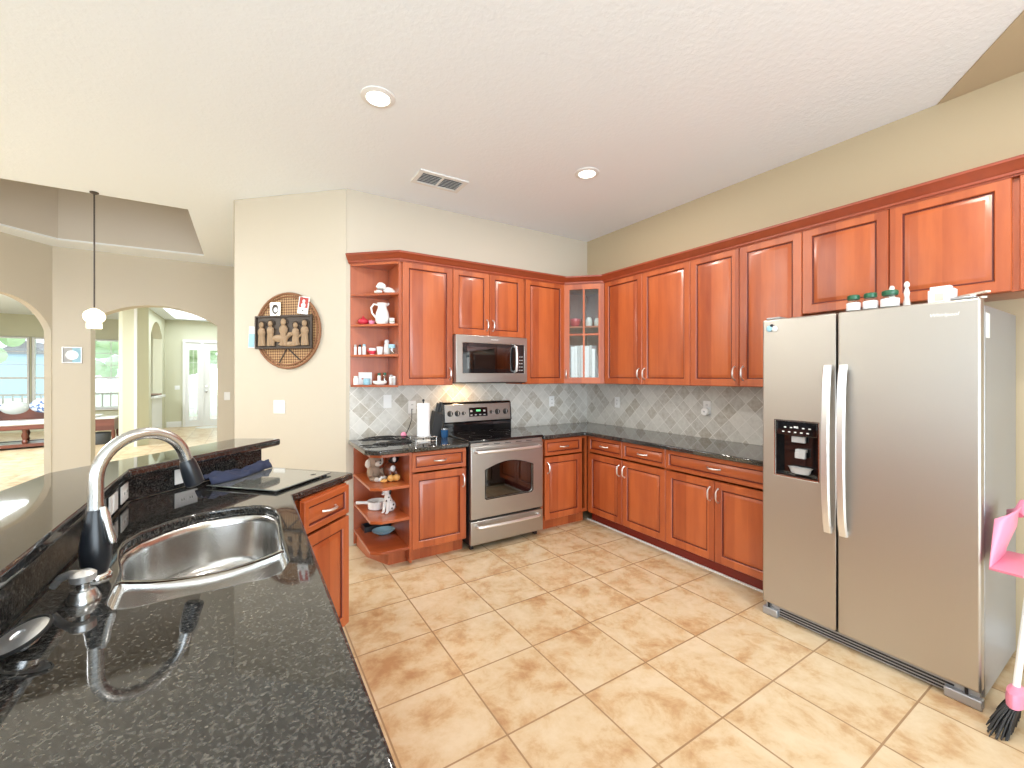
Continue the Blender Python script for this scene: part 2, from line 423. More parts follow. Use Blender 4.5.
# windows with frame, rails and glass
for i, (a, b) in enumerate(wins+[(-7.8, -6.4)]):
    w = MB()
    w.prism(rect(a-.01, b+.01, .54, 2.47), 16.0, 16.1, holes=[rect(a+.045, b-.045, .60, 2.42)], ax='y')
    w.box(a+.04, 16.03, 1.37, b-.04, 16.07, 1.425)
    w.box((a+b)/2-.008, 16.045, .6, (a+b)/2+.008, 16.055, 2.42)
    for z in (.98, 1.75, 2.08): w.box(a+.04, 16.045, z-.007, b-.04, 16.055, z+.007)
    wo = struct(w.build('window_%d' % (i+1), 'trim_white'))
    MB().box(a+.045, 16.06, .6, b-.045, 16.064, 2.42).build('glass_pane', 'window_glass', wo)
    MB().box(a-.04, 15.93, .51, b+.04, 16.0, .545).build('window_sill', 'trim_white', wo)
# front door with sidelight
d = MB()
d.prism(rect(-1.53, .17, 0, 2.49), 15.22, 15.4, holes=[rect(-1.46, -1.12, .02, 2.42), rect(-1.04, -.10, .02, 2.42)], ax='y')
fo = struct(d.build('door_1', 'trim_white'))
def leaf_door(x0, x1, parent, name, gi):
    mb = MB().prism(rect(x0, x1, .02, 2.42), 15.26, 15.31, holes=[rect(x0+gi, x1-gi, .18, 2.2)], ax='y')
    o = mb.build(name, 'trim_white', parent); MB().box(x0+gi, 15.28, .18, x1-gi, 15.29, 2.2).build('glass_pane', 'window_glass', o)
    lead = MB()
    for k in range(1, 6): lead.box(x0+gi, 15.272, .18+k*.33, x1-gi, 15.28, .188+k*.33)
    lead.box((x0+x1)/2-.004, 15.272, .18, (x0+x1)/2+.004, 15.28, 2.2); lead.build('muntin', 'trim_white', o)
    return o
leaf_door(-1.46, -1.12, fo, 'sidelight', .075)
dl = leaf_door(-1.04, -.10, fo, 'door_leaf', .15)
MB().ell((-.985, 15.235, 1.0), .03).tube([(-.985, 15.26, 1.0), (-.985, 15.235, 1.0)], .012).build('door_knob', 'nickel', dl)
MB().tube([(-.985, 15.26, 1.15), (-.985, 15.24, 1.15)], .028).build('deadbolt', 'nickel', dl)
# exterior
struct(MB().box(-40, 16.4, -.25, 25, 60, -.15).build('ground', 'lawn'))
def rail_fence():
    t = thing('porch_railing', 'white porch railing with balusters outside the living room windows', 'railing', (-4.5, 18.0, -.15))
    MB().box(-3.4, -.03, 1.02, 2.4, .03, 1.08).build('top_rail', 'trim_white', t); MB().box(-3.4, -.02, .1, 2.4, .02, .16).build('bottom_rail', 'trim_white', t)
    for i in range(30): MB().box(-3.3+i*.19, -.018, .1, -3.265+i*.19, .018, 1.04).build('baluster', 'trim_white', t)
    for x in (-3.4, 2.4): MB().box(x-.05, -.05, 0, x+.05, .05, 1.2).build('post', 'trim_white', t)
rail_fence()
def tree(x, y, h, r, label, seed):
    rnd = random.Random(seed); t = thing('garden_tree', label, 'tree', (x, y, -.15), group=None)
    MB().tube([(0, 0, 0), (.05, 0, h*.5), (0, .1, h)], [.14, .1, .05]).build('trunk', 'trunk', t)
    mb = MB()
    for i in range(26):
        a = rnd.random()*6.28; q = rnd.random()**.5*r; z = h+rnd.uniform(-.6, .9)*r
        mb.ell((q*math.cos(a), q*math.sin(a), z), (rnd.uniform(.3, .6)*r*.7, rnd.uniform(.3, .6)*r*.7, rnd.uniform(.25, .45)*r*.7), n=8, k=6)
    mb.build('foliage', 'leaf', t)
tree(-9.4, 25, 3.0, 1.6, 'leafy green tree outside the leftmost living room window', 1)
tree(-4.6, 26, 2.6, 1.5, 'leafy green tree outside the window seen through the right arch', 2)
tree(-1.6, 22, 2.8, 1.4, 'small green tree outside the front door', 3)
hb = thing('neighbor_house', 'blue house with grey roof seen through the living room window', 'house', (-13.7, 45, -.15))
MB().box(-1.3, 0, 0, 1.3, 5, 3.2).build('house_wall', 'house_blue', hb); MB().prism([(-1.5, 3.2), (1.5, 3.2), (0, 4.2)], -.3, 5.3, ax='y').build('roof', 'house_roof', hb)

# ------------------------------------------------------------------ cabinets
def bow_handle(parent, c, vertical=True, L=.10, m='handle_metal', y=-.021):
    pts = []; n = 12
    for i in range(n+1):
        t = -1+2*i/n; o = -.030*(1-t**4)-.002
        p = (c[0], y+o, c[1]+t*L/2) if vertical else (c[0]+t*L/2, y+o, c[1])
        pts.append(p)
    rs = [.0075 if i in (0, n) else (.0045+.0025*(1-abs(-1+2*i/n))) for i in range(n+1)]
    return MB().tube(pts, rs, 8).build('handle', m, parent)
def slab_front(parent, name, x0, x1, z0, z1, fw, wm, handle=None):
    g = .0018; x0 += g; x1 -= g; z0 += g; z1 -= g
    f = MB().rings(x0, z0, x1, z1, [(0, 0, 0), (0, -.017, 0), (.003, -.021, 0), (fw-.006, -.021, 0), (fw-.002, -.017, 0), (fw+.001, -.012, 1), (fw+.004, -.0115, 1)], cap=False)
    f.rings(x0, z0, x1, z1, [(0, 0, 0), (fw+.004, 0, 0), (fw+.004, -.0115, 0)], cap=False)
    fo = f.build(name, [wm, 'glaze'], parent)
    MB().rings(x0, z0, x1, z1, [(fw+.003, 0, 1), (fw+.003, -.010, 1), (fw+.007, -.0105, 1), (fw+.011, -.013, 0), (fw+.027, -.0195, 0), (fw+.030, -.020, 0)]).build('raised_panel', [wm, 'glaze'], fo)
    if handle: bow_handle(fo, handle[:2], handle[2] == 'v')
    return fo
def cdoor(p, x0, x1, z0, z1, side=None, low=False):
    h = None
    if side:
        hx = x1-.032 if side == 'R' else x0+.032
        h = (hx, (z0+.10) if low else (z1-.10), 'v')
    return slab_front(p, 'door', x0, x1, z0, z1, .058, 'cherry', h)
def cdrawer(p, x0, x1, z0, z1): return slab_front(p, 'drawer', x0, x1, z0, z1, .034, 'cherry_h', ((x0+x1)/2, (z0+z1)/2, 'h'))
def carcass(p, w, z0, z1, dep, toe=0, top=True, toem='cherry_dark'):
    mb = MB(); t = .018
    mb.box(0, .002, z0, t, dep, z1); mb.box(w-t, .002, z0, w, dep, z1); mb.box(t, .002, z0, w-t, dep, z0+t); mb.box(t, dep-.008, z0+t, w-t, dep, z1)
    mb.prism(rect(0, w, z0, z1), 0, .019, holes=[rect(.03, w-.03, z0+.03, z1-.03)], ax='y')
    if top: mb.box(t, .019, z1-t, w-t, dep-.008, z1)
    o = mb.build('cabinet_body', 'cherry', p)
    if toe: MB().box(0, .06, 0, w, .078, z0).build('toe_kick', toem, p)
    return o
UB, UT = 1.37, 2.41
def upper(label, loc, rz, w, doors, z0=UB, z1=UT, dep=.31, group=None):
    t = thing('wall_cabinet', label, 'cabinet', loc, rz, group); carcass(t, w, z0, z1, dep)
    for x0, x1, s in doors: cdoor(t, x0, x1, z0, z1, s, True)
    return t
upper('tall cherry wall cabinet with one door between the open corner shelf and the microwave', (1.088, 3.49, 0), 0, .467, [(.012, .467, 'R')])
upper('short two-door cherry cabinet directly above the microwave', (1.555, 3.49, 0), 0, .745, [(0, .372, 'R'), (.372, .745, 'L')], z0=1.82)
upper('tall single-door cherry wall cabinet between the microwave and the glass corner cabinet', (2.30, 3.49, 0), 0, .52, [(.03, .52, None)])
RZ = -PI/2
upper('two-door cherry wall cabinet on the right wall next to the glass corner cabinet', (3.12, 3.175, 0), RZ, .985, [(0, .485, 'R'), (.485, .985, 'L')])
upper('two-door cherry wall cabinet on the right wall ending behind the refrigerator top', (3.12, 2.19, 0), RZ, .832, [(0, .411, 'R'), (.411, .832, 'L')])
upper('short two-door cherry cabinet above the refrigerator', (3.12, 1.358, 0), RZ, .916, [(0, .446, None), (.446, .905, None)], z0=1.855)
upper('short cherry wall cabinet cut off by the right edge of the photo', (3.12, .442, 0), RZ, .9, [(.01, .45, None), (.45, .9, None)], z0=1.855)
# glass-door corner cabinet
ga = Vector((2.82, 3.49)); gb = Vector((3.12, 3.19))
gt = thing('corner_cabinet', 'diagonal corner wall cabinet with a four-pane glass door', 'cabinet', (0, 0, 0))
plan = [(2.822, 3.799), (2.822, 3.49), (3.12, 3.192), (3.429, 3.192), (3.429, 3.799)]
cb = MB()
for z in (UB, UT-.018): cb.prism(plan, z, z+.018)
cb.box(2.822, 3.49, UB, 2.84, 3.799, UT); cb.box(3.12, 3.192, UB, 3.429, 3.21, UT); cb.box(2.84, 3.787, UB, 3.429, 3.799, UT); cb.box(3.417, 3.21, UB, 3.429, 3.787, UT)
cb.build('cabinet_body', 'cherry', gt)
for z in (1.955,): MB().prism([(2.842, 3.785), (2.842, 3.51), (3.135, 3.215), (3.415, 3.215), (3.415, 3.785)], z, z+.016).build('shelf', 'cherry', gt)
gd = bpy.data.objects.new('door', None); COL.objects.link(gd); gd.parent = gt; gd.location = (2.82, 3.49, 0); gd.rotation_euler = (0, 0, -PI/4)
gw = (gb-ga).length
fr = MB().prism(rect(.004, gw-.004, UB+.002, UT-.002), -.02, 0, holes=[rect(.065, gw-.065, UB+.065, UT-.065)], ax='y')
fr.build('door_frame', 'cherry', gd, bevel=.003)
mu = MB().box(gw/2-.009, -.016, UB+.065, gw/2+.009, -.004, UT-.065).box(.065, -.0158, 1.87, gw-.065, -.0042, 1.888); mu.build('muntin', 'cherry', gd)
MB().box(.06, -.009, UB+.06, gw-.06, -.006, UT-.06).build('glass_pane', 'door_pane', gd)
bow_handle(gd, (.033, UB+.10), True, .08, y=-.019)
# open corner shelf (upper)
ot = thing('open_corner_shelf', 'open cherry wall shelf with four levels at the left end of the upper cabinets', 'shelf', (0, 0, 0))
op = [(.752, 3.799), (.752, 3.775), (1.07, 3.475), (1.087, 3.475), (1.087, 3.799)]
ob = MB().box(1.069, 3.475, UB, 1.087, 3.799, UT).box(.752, 3.787, UB, 1.069, 3.799, UT); ob.build('cabinet_body', 'cherry', ot)
UPZ = [1.375, 1.630, 1.885, 2.142]
opi = [(.752, 3.786), (.752, 3.775), (1.06, 3.48), (1.068, 3.48), (1.068, 3.786)]
for z in UPZ: MB().prism(opi, z-.018, z).build('shelf_board', 'cherry_h', ot, bevel=.002)
MB().prism(opi, UT-.03, UT).build('top_board', 'cherry_h', ot)
# crown molding following the cabinet fronts
def sweep(path, prof, name, mats):
    mb = MB(); n = len(path); pts = [Vector(p) for p in path]; rows = []
    for i, p in enumerate(pts):
        d0 = (p-pts[i-1]).normalized() if i else (pts[1]-p).normalized()
        d1 = (pts[i+1]-p).normalized() if i < n-1 else d0
        n0 = Vector((d0.y, -d0.x)); n1 = Vector((d1.y, -d1.x)); b = (n0+n1).normalized(); k = 1/max(.3, b.dot(n0))
        rows.append([(p.x+b.x*k*o, p.y+b.y*k*o, z) for o, z in prof])
    m = len(prof); vs = [q for r in rows for q in r]; fs = []
    for i in range(n-1):
        for j in range(m): fs.append((i*m+j, i*m+(j+1) % m, (i+1)*m+(j+1) % m, (i+1)*m+j))
    fs.append(tuple(range(m))); fs.append(tuple(range((n-1)*m, n*m)))
    return mb.add(vs, fs).build(name, mats)
cp = [(.740, 3.786), (1.078, 3.469), (2.812, 3.469), (3.099, 3.182), (3.099, -.45)]
prof = [(-.012, UT-.012), (.004, UT-.012), (.006, UT-.004), (.014, UT-.002), (.016, UT+.010), (.030, UT+.022), (.048, UT+.050), (.052, UT+.052), (.054, UT+.066), (-.012, UT+.066)]
tag(sweep(cp, prof, 'crown_molding', 'cherry_dark'), 'dark cherry crown molding running along the tops of all wall cabinets', 'molding')
MATS['crown_wood'] = None
wood('crown_wood', 'x', (.19, .024, .008), (.33, .058, .017))
bpy.data.objects['crown_molding'].data.materials[0] = MATS['crown_wood']

CB, CT = .11, .868
def base(label, loc, rz, w, dep, fronts, toe=1, toem='cherry_dark'):
    t = thing('base_cabinet', label, 'cabinet', loc, rz); carcass(t, w, CB, CT, dep, toe, False, toem)
    for f in fronts:
        if f[0] == 'drawer': cdrawer(t, *f[1:])
        else: cdoor(t, *f[1:])
    return t
DZ0, DZ1 = .705, .862
base('cherry base cabinet with one drawer and one door left of the range', (1.077, 3.19, 0), 0, .465, .605, [('drawer', .0, .463, DZ0, DZ1), ('door', .0, .463, CB, .695, 'R')], toem='cherry')
base('cherry base cabinet with one drawer and one door right of the range', (2.306, 3.19, 0), 0, .57, .605, [('drawer', .035, .49, DZ0, DZ1), ('door', .035, .49, CB, .695, 'L')], toem='cherry')
base('cherry base cabinet with two drawers and two doors nearest the corner of the right wall', (2.88, 3.185, 0), RZ, .942, .548, [('drawer', .03, .476, DZ0, DZ1), ('drawer', .476, .942, DZ0, DZ1), ('door', .03, .476, CB, .695, 'R'), ('door', .476, .942, CB, .695, 'L')])
base('cherry base cabinet with one wide drawer and two doors beside the refrigerator', (2.88, 2.243, 0), RZ, .840, .548, [('drawer', .0, .838, DZ0, DZ1), ('door', .0, .42, CB, .695, 'R'), ('door', .42, .838, CB, .695, 'L')])
base('small angled cherry cabinet with drawer and door at the peninsula end', (.213, 2.196, 0), PI/4, .356, .48, [('drawer', .004, .352, DZ0, DZ1), ('door', .004, .352, CB, .695, None)])
base('cherry sink base cabinet of the peninsula under the sink', (.15, 1.24, 0), PI/2, .93, .56, [('door', 0, .465, CB, .862, 'R'), ('door', .465, .93, CB, .862, 'L')])
base('cherry peninsula base cabinet below the near counter', (.15, .33, 0), PI/2, .9, .56, [('drawer', 0, .9, DZ0, DZ1), ('door', 0, .45, CB, .695, 'R'), ('door', .45, .9, CB, .695, 'L')])
# white quarter round along right base cabinets
struct(MB().box(2.928, 1.41, 0, 2.938, 3.25, .012).build('trim_2', 'trim_white'))
# lower open end shelf
lt = thing('open_end_shelf', 'open cherry end shelf with three levels under the left counter end', 'shelf', (0, 0, 0))
lp = [(.778, 3.785), (.778, 3.225), (.848, 3.168), (1.058, 3.168), (1.058, 3.785)]
MB().box(1.0585, 3.168, .02, 1.0765, 3.797, .868).box(.778, 3.786, .02, 1.0585, 3.797, .868).build('cabinet_body', 'cherry', lt)
for z in (.145, .372, .618): MB().prism(lp, z-.02, z).build('shelf_board', 'cherry_h', lt, bevel=.002)
MB().prism([(.80, 3.78), (.82, 3.50), (.925, 3.262), (1.076, 3.262), (1.076, 3.78)], 0, .124).build('plinth', 'cherry', lt)
MB().prism(lp, .845, .868).build('top_board', 'cherry_h', lt)

# ------------------------------------------------------------------ countertops
def counter(poly, z0, z1, name, label, holes=()):
    o = MB().prism(poly, z0, z1, holes=holes).build(name, 'granite', bevel=.009, seg=3); return tag(o, label, 'countertop')
counter([(.735, 3.795), (.735, 3.215), (.822, 3.13), (1.548, 3.13), (1.548, 3.795)], .869, .905, 'countertop', 'black granite countertop left of the range with clipped corner')
counter([(2.304, 3.13), (2.79, 3.13), (2.80, 3.12), (2.80, 1.405), (3.425, 1.405), (3.425, 3.795), (2.304, 3.795)], .869, .905, 'countertop', 'L-shaped black granite countertop in the corner right of the range')
big = [(.100, 1.63), (.105, 1.90), (.098, 1.98), (.068, 2.055), (.02, 2.092), (-.05, 2.105), (-.12, 2.098), (-.18, 2.072), (-.25, 2.02), (-.31, 1.94), (-.335, 1.86), (-.333, 1.78), (-.318, 1.70), (-.303, 1.63)]
small = [(-.298, 1.60), (-.292, 1.50), (-.284, 1.39), (-.265, 1.345), (-.225, 1.33), (.045, 1.33), (.085, 1.35), (.102, 1.40), (.102, 1.50), (.100, 1.60)]
hole = big+small
counter([(-.434, -.6), (.18, -.6), (.18, 2.190), (.508, 2.500), (.510, 2.515), (.082, 2.974), (-.434, 2.447)], .869, .905, 'countertop', 'black granite peninsula countertop holding the sink in the foreground', holes=[hole])
def strip(pts, th, z0, z1):
    P = [Vector(p) for p in pts]; out = []
    for i, p in enumerate(P):
        d0 = (p-P[i-1]).normalized() if i else (P[1]-p).normalized(); d1 = (P[i+1]-p).normalized() if i < len(P)-1 else d0
        n0 = Vector((-d0.y, d0.x)); n1 = Vector((-d1.y, d1.x)); b = (n0+n1).normalized(); k = 1/b.dot(n0); out.append(p+b*k*th)
    return MB().prism([tuple(p) for p in P]+[tuple(p) for p in reversed(out)], z0, z1)
sp = [(-.436, -.6), (-.436, 2.448), (.079, 2.98)]
tag(strip(sp, .02, .906, 1.0195).build('granite_backsplash', 'granite_low_sheen'), 'low black granite backsplash strip below the raised bar', 'backsplash')
sp2 = [(-.457, -.6), (-.457, 2.457), (.062, 2.993)]
struct(strip(sp2, .11, 0, 1.0195).build('wall_bar', 'wall_paint'))
bar = [(-.415, -.6), (-.415, 2.36), (.172, 3.000), (.185, 3.020), (.170, 3.035), (-.045, 3.172), (-.066, 3.168), (-.678, 2.451), (-.713, 2.16), (-.713, -.6)]
tag(MB().prism(bar, 1.02, 1.06).build('bar_top', 'granite_polished', bevel=.012, seg=3), 'raised black granite breakfast bar top behind the faucet', 'countertop')
# tile backsplash
struct(MB().box(.745, 3.790, .9055, 3.43, 3.8, 1.372).build('trim_3', 'splash_tile'))
struct(MB().box(3.42, 1.405, .9055, 3.43, 3.79, 1.372).build('trim_4', 'splash_tile'))

# ------------------------------------------------------------------ sink
def loft_bowl(mb, poly, depth, zr, zfun):
    n = 0; pts = []
    P = [Vector(p) for p in poly]
    for i in range(len(P)):
        a, b = P[i], P[(i+1) % len(P)]; k = max(1, int((b-a).length/.025))
        for j in range(k): pts.append(a+(b-a)*j/k)
    c = sum(pts, Vector((0, 0)))/len(pts); N_ = len(pts); vs = []
    lv = [(-.012, 0), (.0, 0), (.006, -.006), (.011, -.03), (.016, -depth+.045), (.024, -depth+.02), (.045, -depth+.005), (.08, -depth)]
    for ins, dz in lv:
        for p in pts:
            d = (c-p); q = p+d.normalized()*min(ins, d.length*.8); z = zfun(p)+(dz if dz > -.05 else dz-(zfun(p)-zr)); vs.append((q.x, q.y, z))
    fs = []
    for i in range(len(lv)-1):
        for j in range(N_): fs.append((i*N_+j, i*N_+(j+1) % N_, (i+1)*N_+(j+1) % N_, (i+1)*N_+j))
    fs.append(tuple(range((len(lv)-1)*N_, len(lv)*N_)))
    mb.add(vs, fs); return c
st = thing('kitchen_sink', 'stainless steel undermount double-bowl sink set in the peninsula counter', 'sink', (0, 0, 0))
ZR = .868
def zf(p):
    if 1.59 < p[1] < 1.64: x = (p[0]+.1)/.2; return ZR-.030*max(0, 1-x*x)-.004
    return ZR
sb = MB(); c1 = loft_bowl(sb, big, .20, ZR, zf); sb.build('main_bowl', 'sink_steel', st, angle=60)
s2 = MB(); c2 = loft_bowl(s2, small, .15, ZR, zf); s2.build('side_bowl', 'sink_steel', st, angle=60)
for c, zz in ((c1, .668), (c2, .718)):
    MB().lathe([(.0, .003), (.028, .003), (.032, .006), (.043, .006), (.045, .001)][::-1], (c.x, c.y, zz), 24).build('drain', 'chrome', st)
# faucet
FX, FY = -.345, 1.575
ft = thing('kitchen_faucet', 'tall gooseneck faucet with black tapered body and brushed steel spout', 'faucet', (FX, FY, .905))
MB().lathe([(.034, 0), (.034, .006), (.030, .012), (.026, .014)], n=28).build('base_flange', 'chrome', ft)
MB().lathe([(.024, .012), (.030, .03), (.0335, .06), (.0335, .085), (.029, .12), (.023, .15), (.0195, .178), (.018, .184)], n=28).build('faucet_body', 'black_satin', ft)
du = Vector((.80, .60, 0)).normalized(); pts = [(0, 0, .18), (0, 0, .22), (0, 0, .262)]
RA = .114; zc = .262
for i in range(1, 19):
    a = PI*i/18*.93; pts.append(tuple(du*(RA-RA*math.cos(a))+Vector((0, 0, zc+RA*math.sin(a)))))
e = Vector(pts[-1]); dr = (e-Vector(pts[-2])).normalized()
pts2 = pts+[tuple(e+dr*.012)]
MB().tube(pts2, .0168, 20).build('gooseneck_spout', 'nickel', ft)
e = e+dr*.01
MB().tube([e, e+dr*.015, e+dr*.05, e+dr*.085, e+dr*.09], [.018, .023, .026, .027, .022], 20).build('spray_head', 'black_satin', ft)
R3 = Vector((.848, -.53, 0)); F3 = Vector((.53, .848, 0))
hb_ = R3*.024
MB().tube([hb_*.8+Vector((0, 0, .19)), hb_*1.05+Vector((0, 0, .17)), hb_*1.35+Vector((0, 0, .135)), hb_*1.7+Vector((0, 0, .105)), hb_*1.85+Vector((0, 0, .092))], [.007, .011, .010, .012, .009], 12).build('lever_handle', 'nickel', ft)
# soap dispenser
dt = thing('soap_dispenser', 'small brushed steel soap dispenser pump beside the black faucet base', 'soap dispenser', (-.335, 1.425, .905)); dt.scale = (1.25, 1.25, 1.25)
MB().lathe([(.026, 0), (.026, .004), (.021, .016), (.018, .022), (.010, .024), (.010, .038)], n=24).build('base_flange', 'nickel', dt)
lf = -R3
MB().lathe([(.012, .036), (.019, .040), (.020, .052), (.013, .058), (.002, .060)], n=20).tube([Vector((0, 0, .050)), lf*.025+Vector((0, 0, .051)), lf*.045+Vector((0, 0, .043)), lf*.058+Vector((0, 0, .027))], [.010, .008, .007, .006], 12).build('pump_head', 'handle_metal', dt)
# sink strainer leaning on its basket
stn = thing('sink_strainer', 'round stainless sink strainer with black rubber rim lying tilted on the counter', 'sink strainer', (-.378, 1.225, .905)); stn.scale = (.85, .85, .85)
TM = Matrix.Translation((-.0, 0, .036)) @ Matrix.Rotation(math.radians(14), 4, Vector((.848, -.53, 0))) @ Matrix.Rotation(math.radians(-12), 4, 'Y')
MB(TM).lathe([(.0, 0.004), (.012, .004), (.014, .008), (.046, .005), (.052, .002), (.052, -.002), (.0, -.002)], n=32).build('strainer_plate', 'handle_metal', stn)
MB(TM).lathe([(.053, -.004), (.058, -.002), (.058, .004), (.053, .005), (.053, -.004)], n=32, cap=False).build('rubber_rim', 'black_matte', stn)
MB(TM).lathe([(.030, -.002), (.028, -.022), (.012, -.025), (.004, -.026)], n=20).build('basket', 'nickel', stn)

# ------------------------------------------------------------------ board and towel
bt = thing('cutting_board', 'large grey glass cutting board lying on the peninsula counter corner', 'cutting board', (.117, 2.535, .905), math.radians(44))
MB().box(-.195, -.205, .008, .195, .205, .014).build('board_plate', 'glass_board', bt, bevel=.002)
for sx in (-1, 1):
    for sy in (-1, 1): MB().lathe([(.012, 0), (.012, .008)], (sx*.17, sy*.18, 0), 12).build('rubber_foot', 'black_matte', bt)
MB().lathe([(.0, .0142), (.012, .0146), (.0, .015)], (.12, -.15, 0), 12, sx=1.5).build('logo_mark', 'black_matte', bt)
tw = MB(); vs = []; NX, NY = 26, 10
rr = random.Random(3)
for i in range(NX+1):
    for j in range(NY+1):
        u = i/NX; v = j/NY; w = .05+.06*math.sin(u*3)+.02
        x = (u-.5)*.40; y = (v-.5)*(.10+.04*math.sin(5*u))
        z = .012+.034*math.sin(v*PI)*(0.6+.5*math.sin(7*u+1)*math.sin(3*u))+.007*math.sin(23*u+9*v)+.006*math.sin(40*v+5*u)
        vs.append((x, y, max(.001, z if 0 < j < NY else .001)))
fs = [(i*(NY+1)+j, (i+1)*(NY+1)+j, (i+1)*(NY+1)+j+1, i*(NY+1)+j+1) for i in range(NX) for j in range(NY)]
to = tw.add(vs, fs).build('dish_towel', 'navy_cloth', angle=80, loc=(-.035, 2.70, .9205), rot=(0, 0, math.radians(45)))
so = to.modifiers.new('solid', 'SOLIDIFY'); so.thickness = .003; so.offset = 1
tag(to, 'crumpled dark navy dish towel beside the grey cutting board', 'towel')

# ------------------------------------------------------------------ outlets and switches
def plate(label, cat, M, kind='outlet', horiz=False, gang=1):
    t = thing('outlet' if kind == 'outlet' else 'light_switch', label, cat, (0, 0, 0)); t.matrix_world = M
    w, h = (.072*gang if gang == 1 else .115), .116
    if horiz: w, h = h, w
    MB().box(-w/2, -.006, -h/2, w/2, -.0005, h/2).build('wall_plate', 'plastic_white', t, bevel=.002)
    n = 2 if kind == 'outlet' else gang
    for k in range(n):
        if kind == 'outlet':
            c = (0, (k-.5)*.042) if not horiz else ((k-.5)*.042, 0)
            s = MB().box(c[0]-.016, -.008, c[1]-.014, c[0]+.016, -.005, c[1]+.014).build('socket', 'plastic_white', t, bevel=.002)
            MB().box(c[0]-.007, -.0085, c[1]-.004, c[0]-.004, -.0078, c[1]+.006).box(c[0]+.004, -.0085, c[1]-.004, c[0]+.007, -.0078, c[1]+.006).build('slot', 'black_matte', s)
        else:
            c = (k-(gang-1)/2)*.046
            MB().box(c-.016, -.009, -.033, c+.016, -.005, .033).build('rocker', 'plastic_white', t, bevel=.002)
    return t
def MW(p, rz): return Matrix.Translation(p) @ Matrix.Rotation(rz, 4, 'Z')
plate('white blank wall plate on the tile backsplash above the tangled black cables', 'outlet', MW((1.065, 3.79, 1.225), 0), 'switch')
plate('white wall outlet half hidden behind the paper towel roll', 'outlet', MW((1.290, 3.79, 1.165), 0))
plate('white wall outlet on the back tile backsplash right of the range', 'outlet', MW((2.893, 3.79, 1.168), 0))
plate('white wall outlet on the right tile backsplash near the corner', 'outlet', MW((3.42, 3.307, 1.165), -PI/2))
plate('white wall outlet with a plug-in device near the refrigerator', 'outlet', MW((3.42, 2.245, 1.175), -PI/2))
pl = thing('plug_in_device', 'round white plug-in device in the outlet near the refrigerator', 'plug', (3.409, 2.245, 1.14), -PI/2)
MB().tube([(0, 0, 0), (0, -.03, 0), (0, -.036, 0)], [.034, .034, .028], 20).build('device_body', 'plastic_white', pl); MB().tube([(0, -.0365, .0), (0, -.037, .0)], .008).build('status_light', 'plastic_grey', pl)
plate('white horizontal outlet on the granite strip close behind the faucet spout', 'outlet', MW((-.434, 2.365, .962), PI/2), 'outlet', True)
plate('white horizontal switch plate on the granite strip immediately behind the faucet body', 'outlet', MW((-.434, 2.19, .962), PI/2), 'switch', True)
dd = (Vector((.079, 2.98))-Vector((-.436, 2.448))).normalized(); dn = Vector((dd.y, -dd.x))
pp = Vector((-.436, 2.448))+dd*.262+dn*.002
plate('white horizontal outlet on the angled granite strip behind the black spray head', 'outlet', MW((pp.x, pp.y, .962), math.atan2(dd.y, dd.x)), 'outlet', True)
pe = Vector((.064, 2.992))+Vector((-dd.y, dd.x))*.055+dd*.0015
plate('white outlet on the end of the raised bar wall', 'outlet', MW((pe.x, pe.y, .955), math.atan2(dd.y, dd.x)+PI/2), 'switch')
# diagonal wall frame: s along wall from kitchen corner, local x = towards kitchen corner (right in view)
D0 = Vector((.726, 3.80)); DE = (Vector((-.094, 4.588))-D0).normalized(); DN = Vector((DE.y, -DE.x))
if DN.dot(Vector((-1, -1))) < 0: DN = -DN
def DW(s, z, off=0):
    p = D0+DE*s+DN*off; return MW((p.x, p.y, z), math.atan2(-DE.y, -DE.x))
plate('white double light switch on the angled wall under the woven tray', 'light switch', DW(.66, 1.178), 'switch', gang=2)
plate('white light switch on the dining wall right of the wide arch', 'light switch', MW((-.232, 7.40, 1.16), 0), 'switch')
plate('white triple switch plate on the foyer wall beside the front door', 'light switch', MW((-1.66, 15.3, 1.12), 0), 'switch', gang=2)

# ------------------------------------------------------------------ woven wall tray and what hangs on it
tr = thing('wicker_tray', 'round woven wicker tray hung on the angled wall', 'wall decor'); tr.matrix_world = DW(.567, 1.845)
n = 40
def disc(mb, r, y0, y1, sx=1, m=0, cx=0, cz=0):
    return mb.prism([(cx+r*sx*math.cos(2*PI*k/n), cz+r*math.sin(2*PI*k/n)) for k in range(n)], y0, y1, m=m, ax='y')
disc(MB(), .325, -.012, -.002, .985).build('woven_disc', 'wicker', tr)
rp = [(.325*.985*math.cos(2*PI*k/n), -.014, .325*math.sin(2*PI*k/n)) for k in range(n+1)]
MB().tube(rp, .011, 8).build('rim', 'wicker_rim', tr)
rp = [(.298*.985*math.cos(2*PI*k/n), -.016, .298*math.sin(2*PI*k/n)) for k in range(n+1)]
MB().tube(rp, .007, 8).build('inner_band', 'wicker_rim', tr)
MB().tube([(-.01, -.014, -.16), (-.09, -.014, -.29)], .006).tube([(.01, -.014, -.16), (.14, -.014, -.27)], .006).build('woven_stripe', 'relief_dark', tr)
rl = thing('relief_plaque', 'dark carved relief plaque of robed figures across the wicker tray', 'wall decor'); rl.matrix_world = DW(.592, 1.832, .022)
MB().prism(rect(-.285, .285, -.145, .145), -.022, -.002, holes=[rect(-.27, .27, -.13, .13)], ax='y').build('plaque_frame', 'relief_dark', rl, bevel=.003)
MB().box(-.27, -.008, -.13, .27, -.002, .13).build('plaque_back', 'relief_dark', rl)
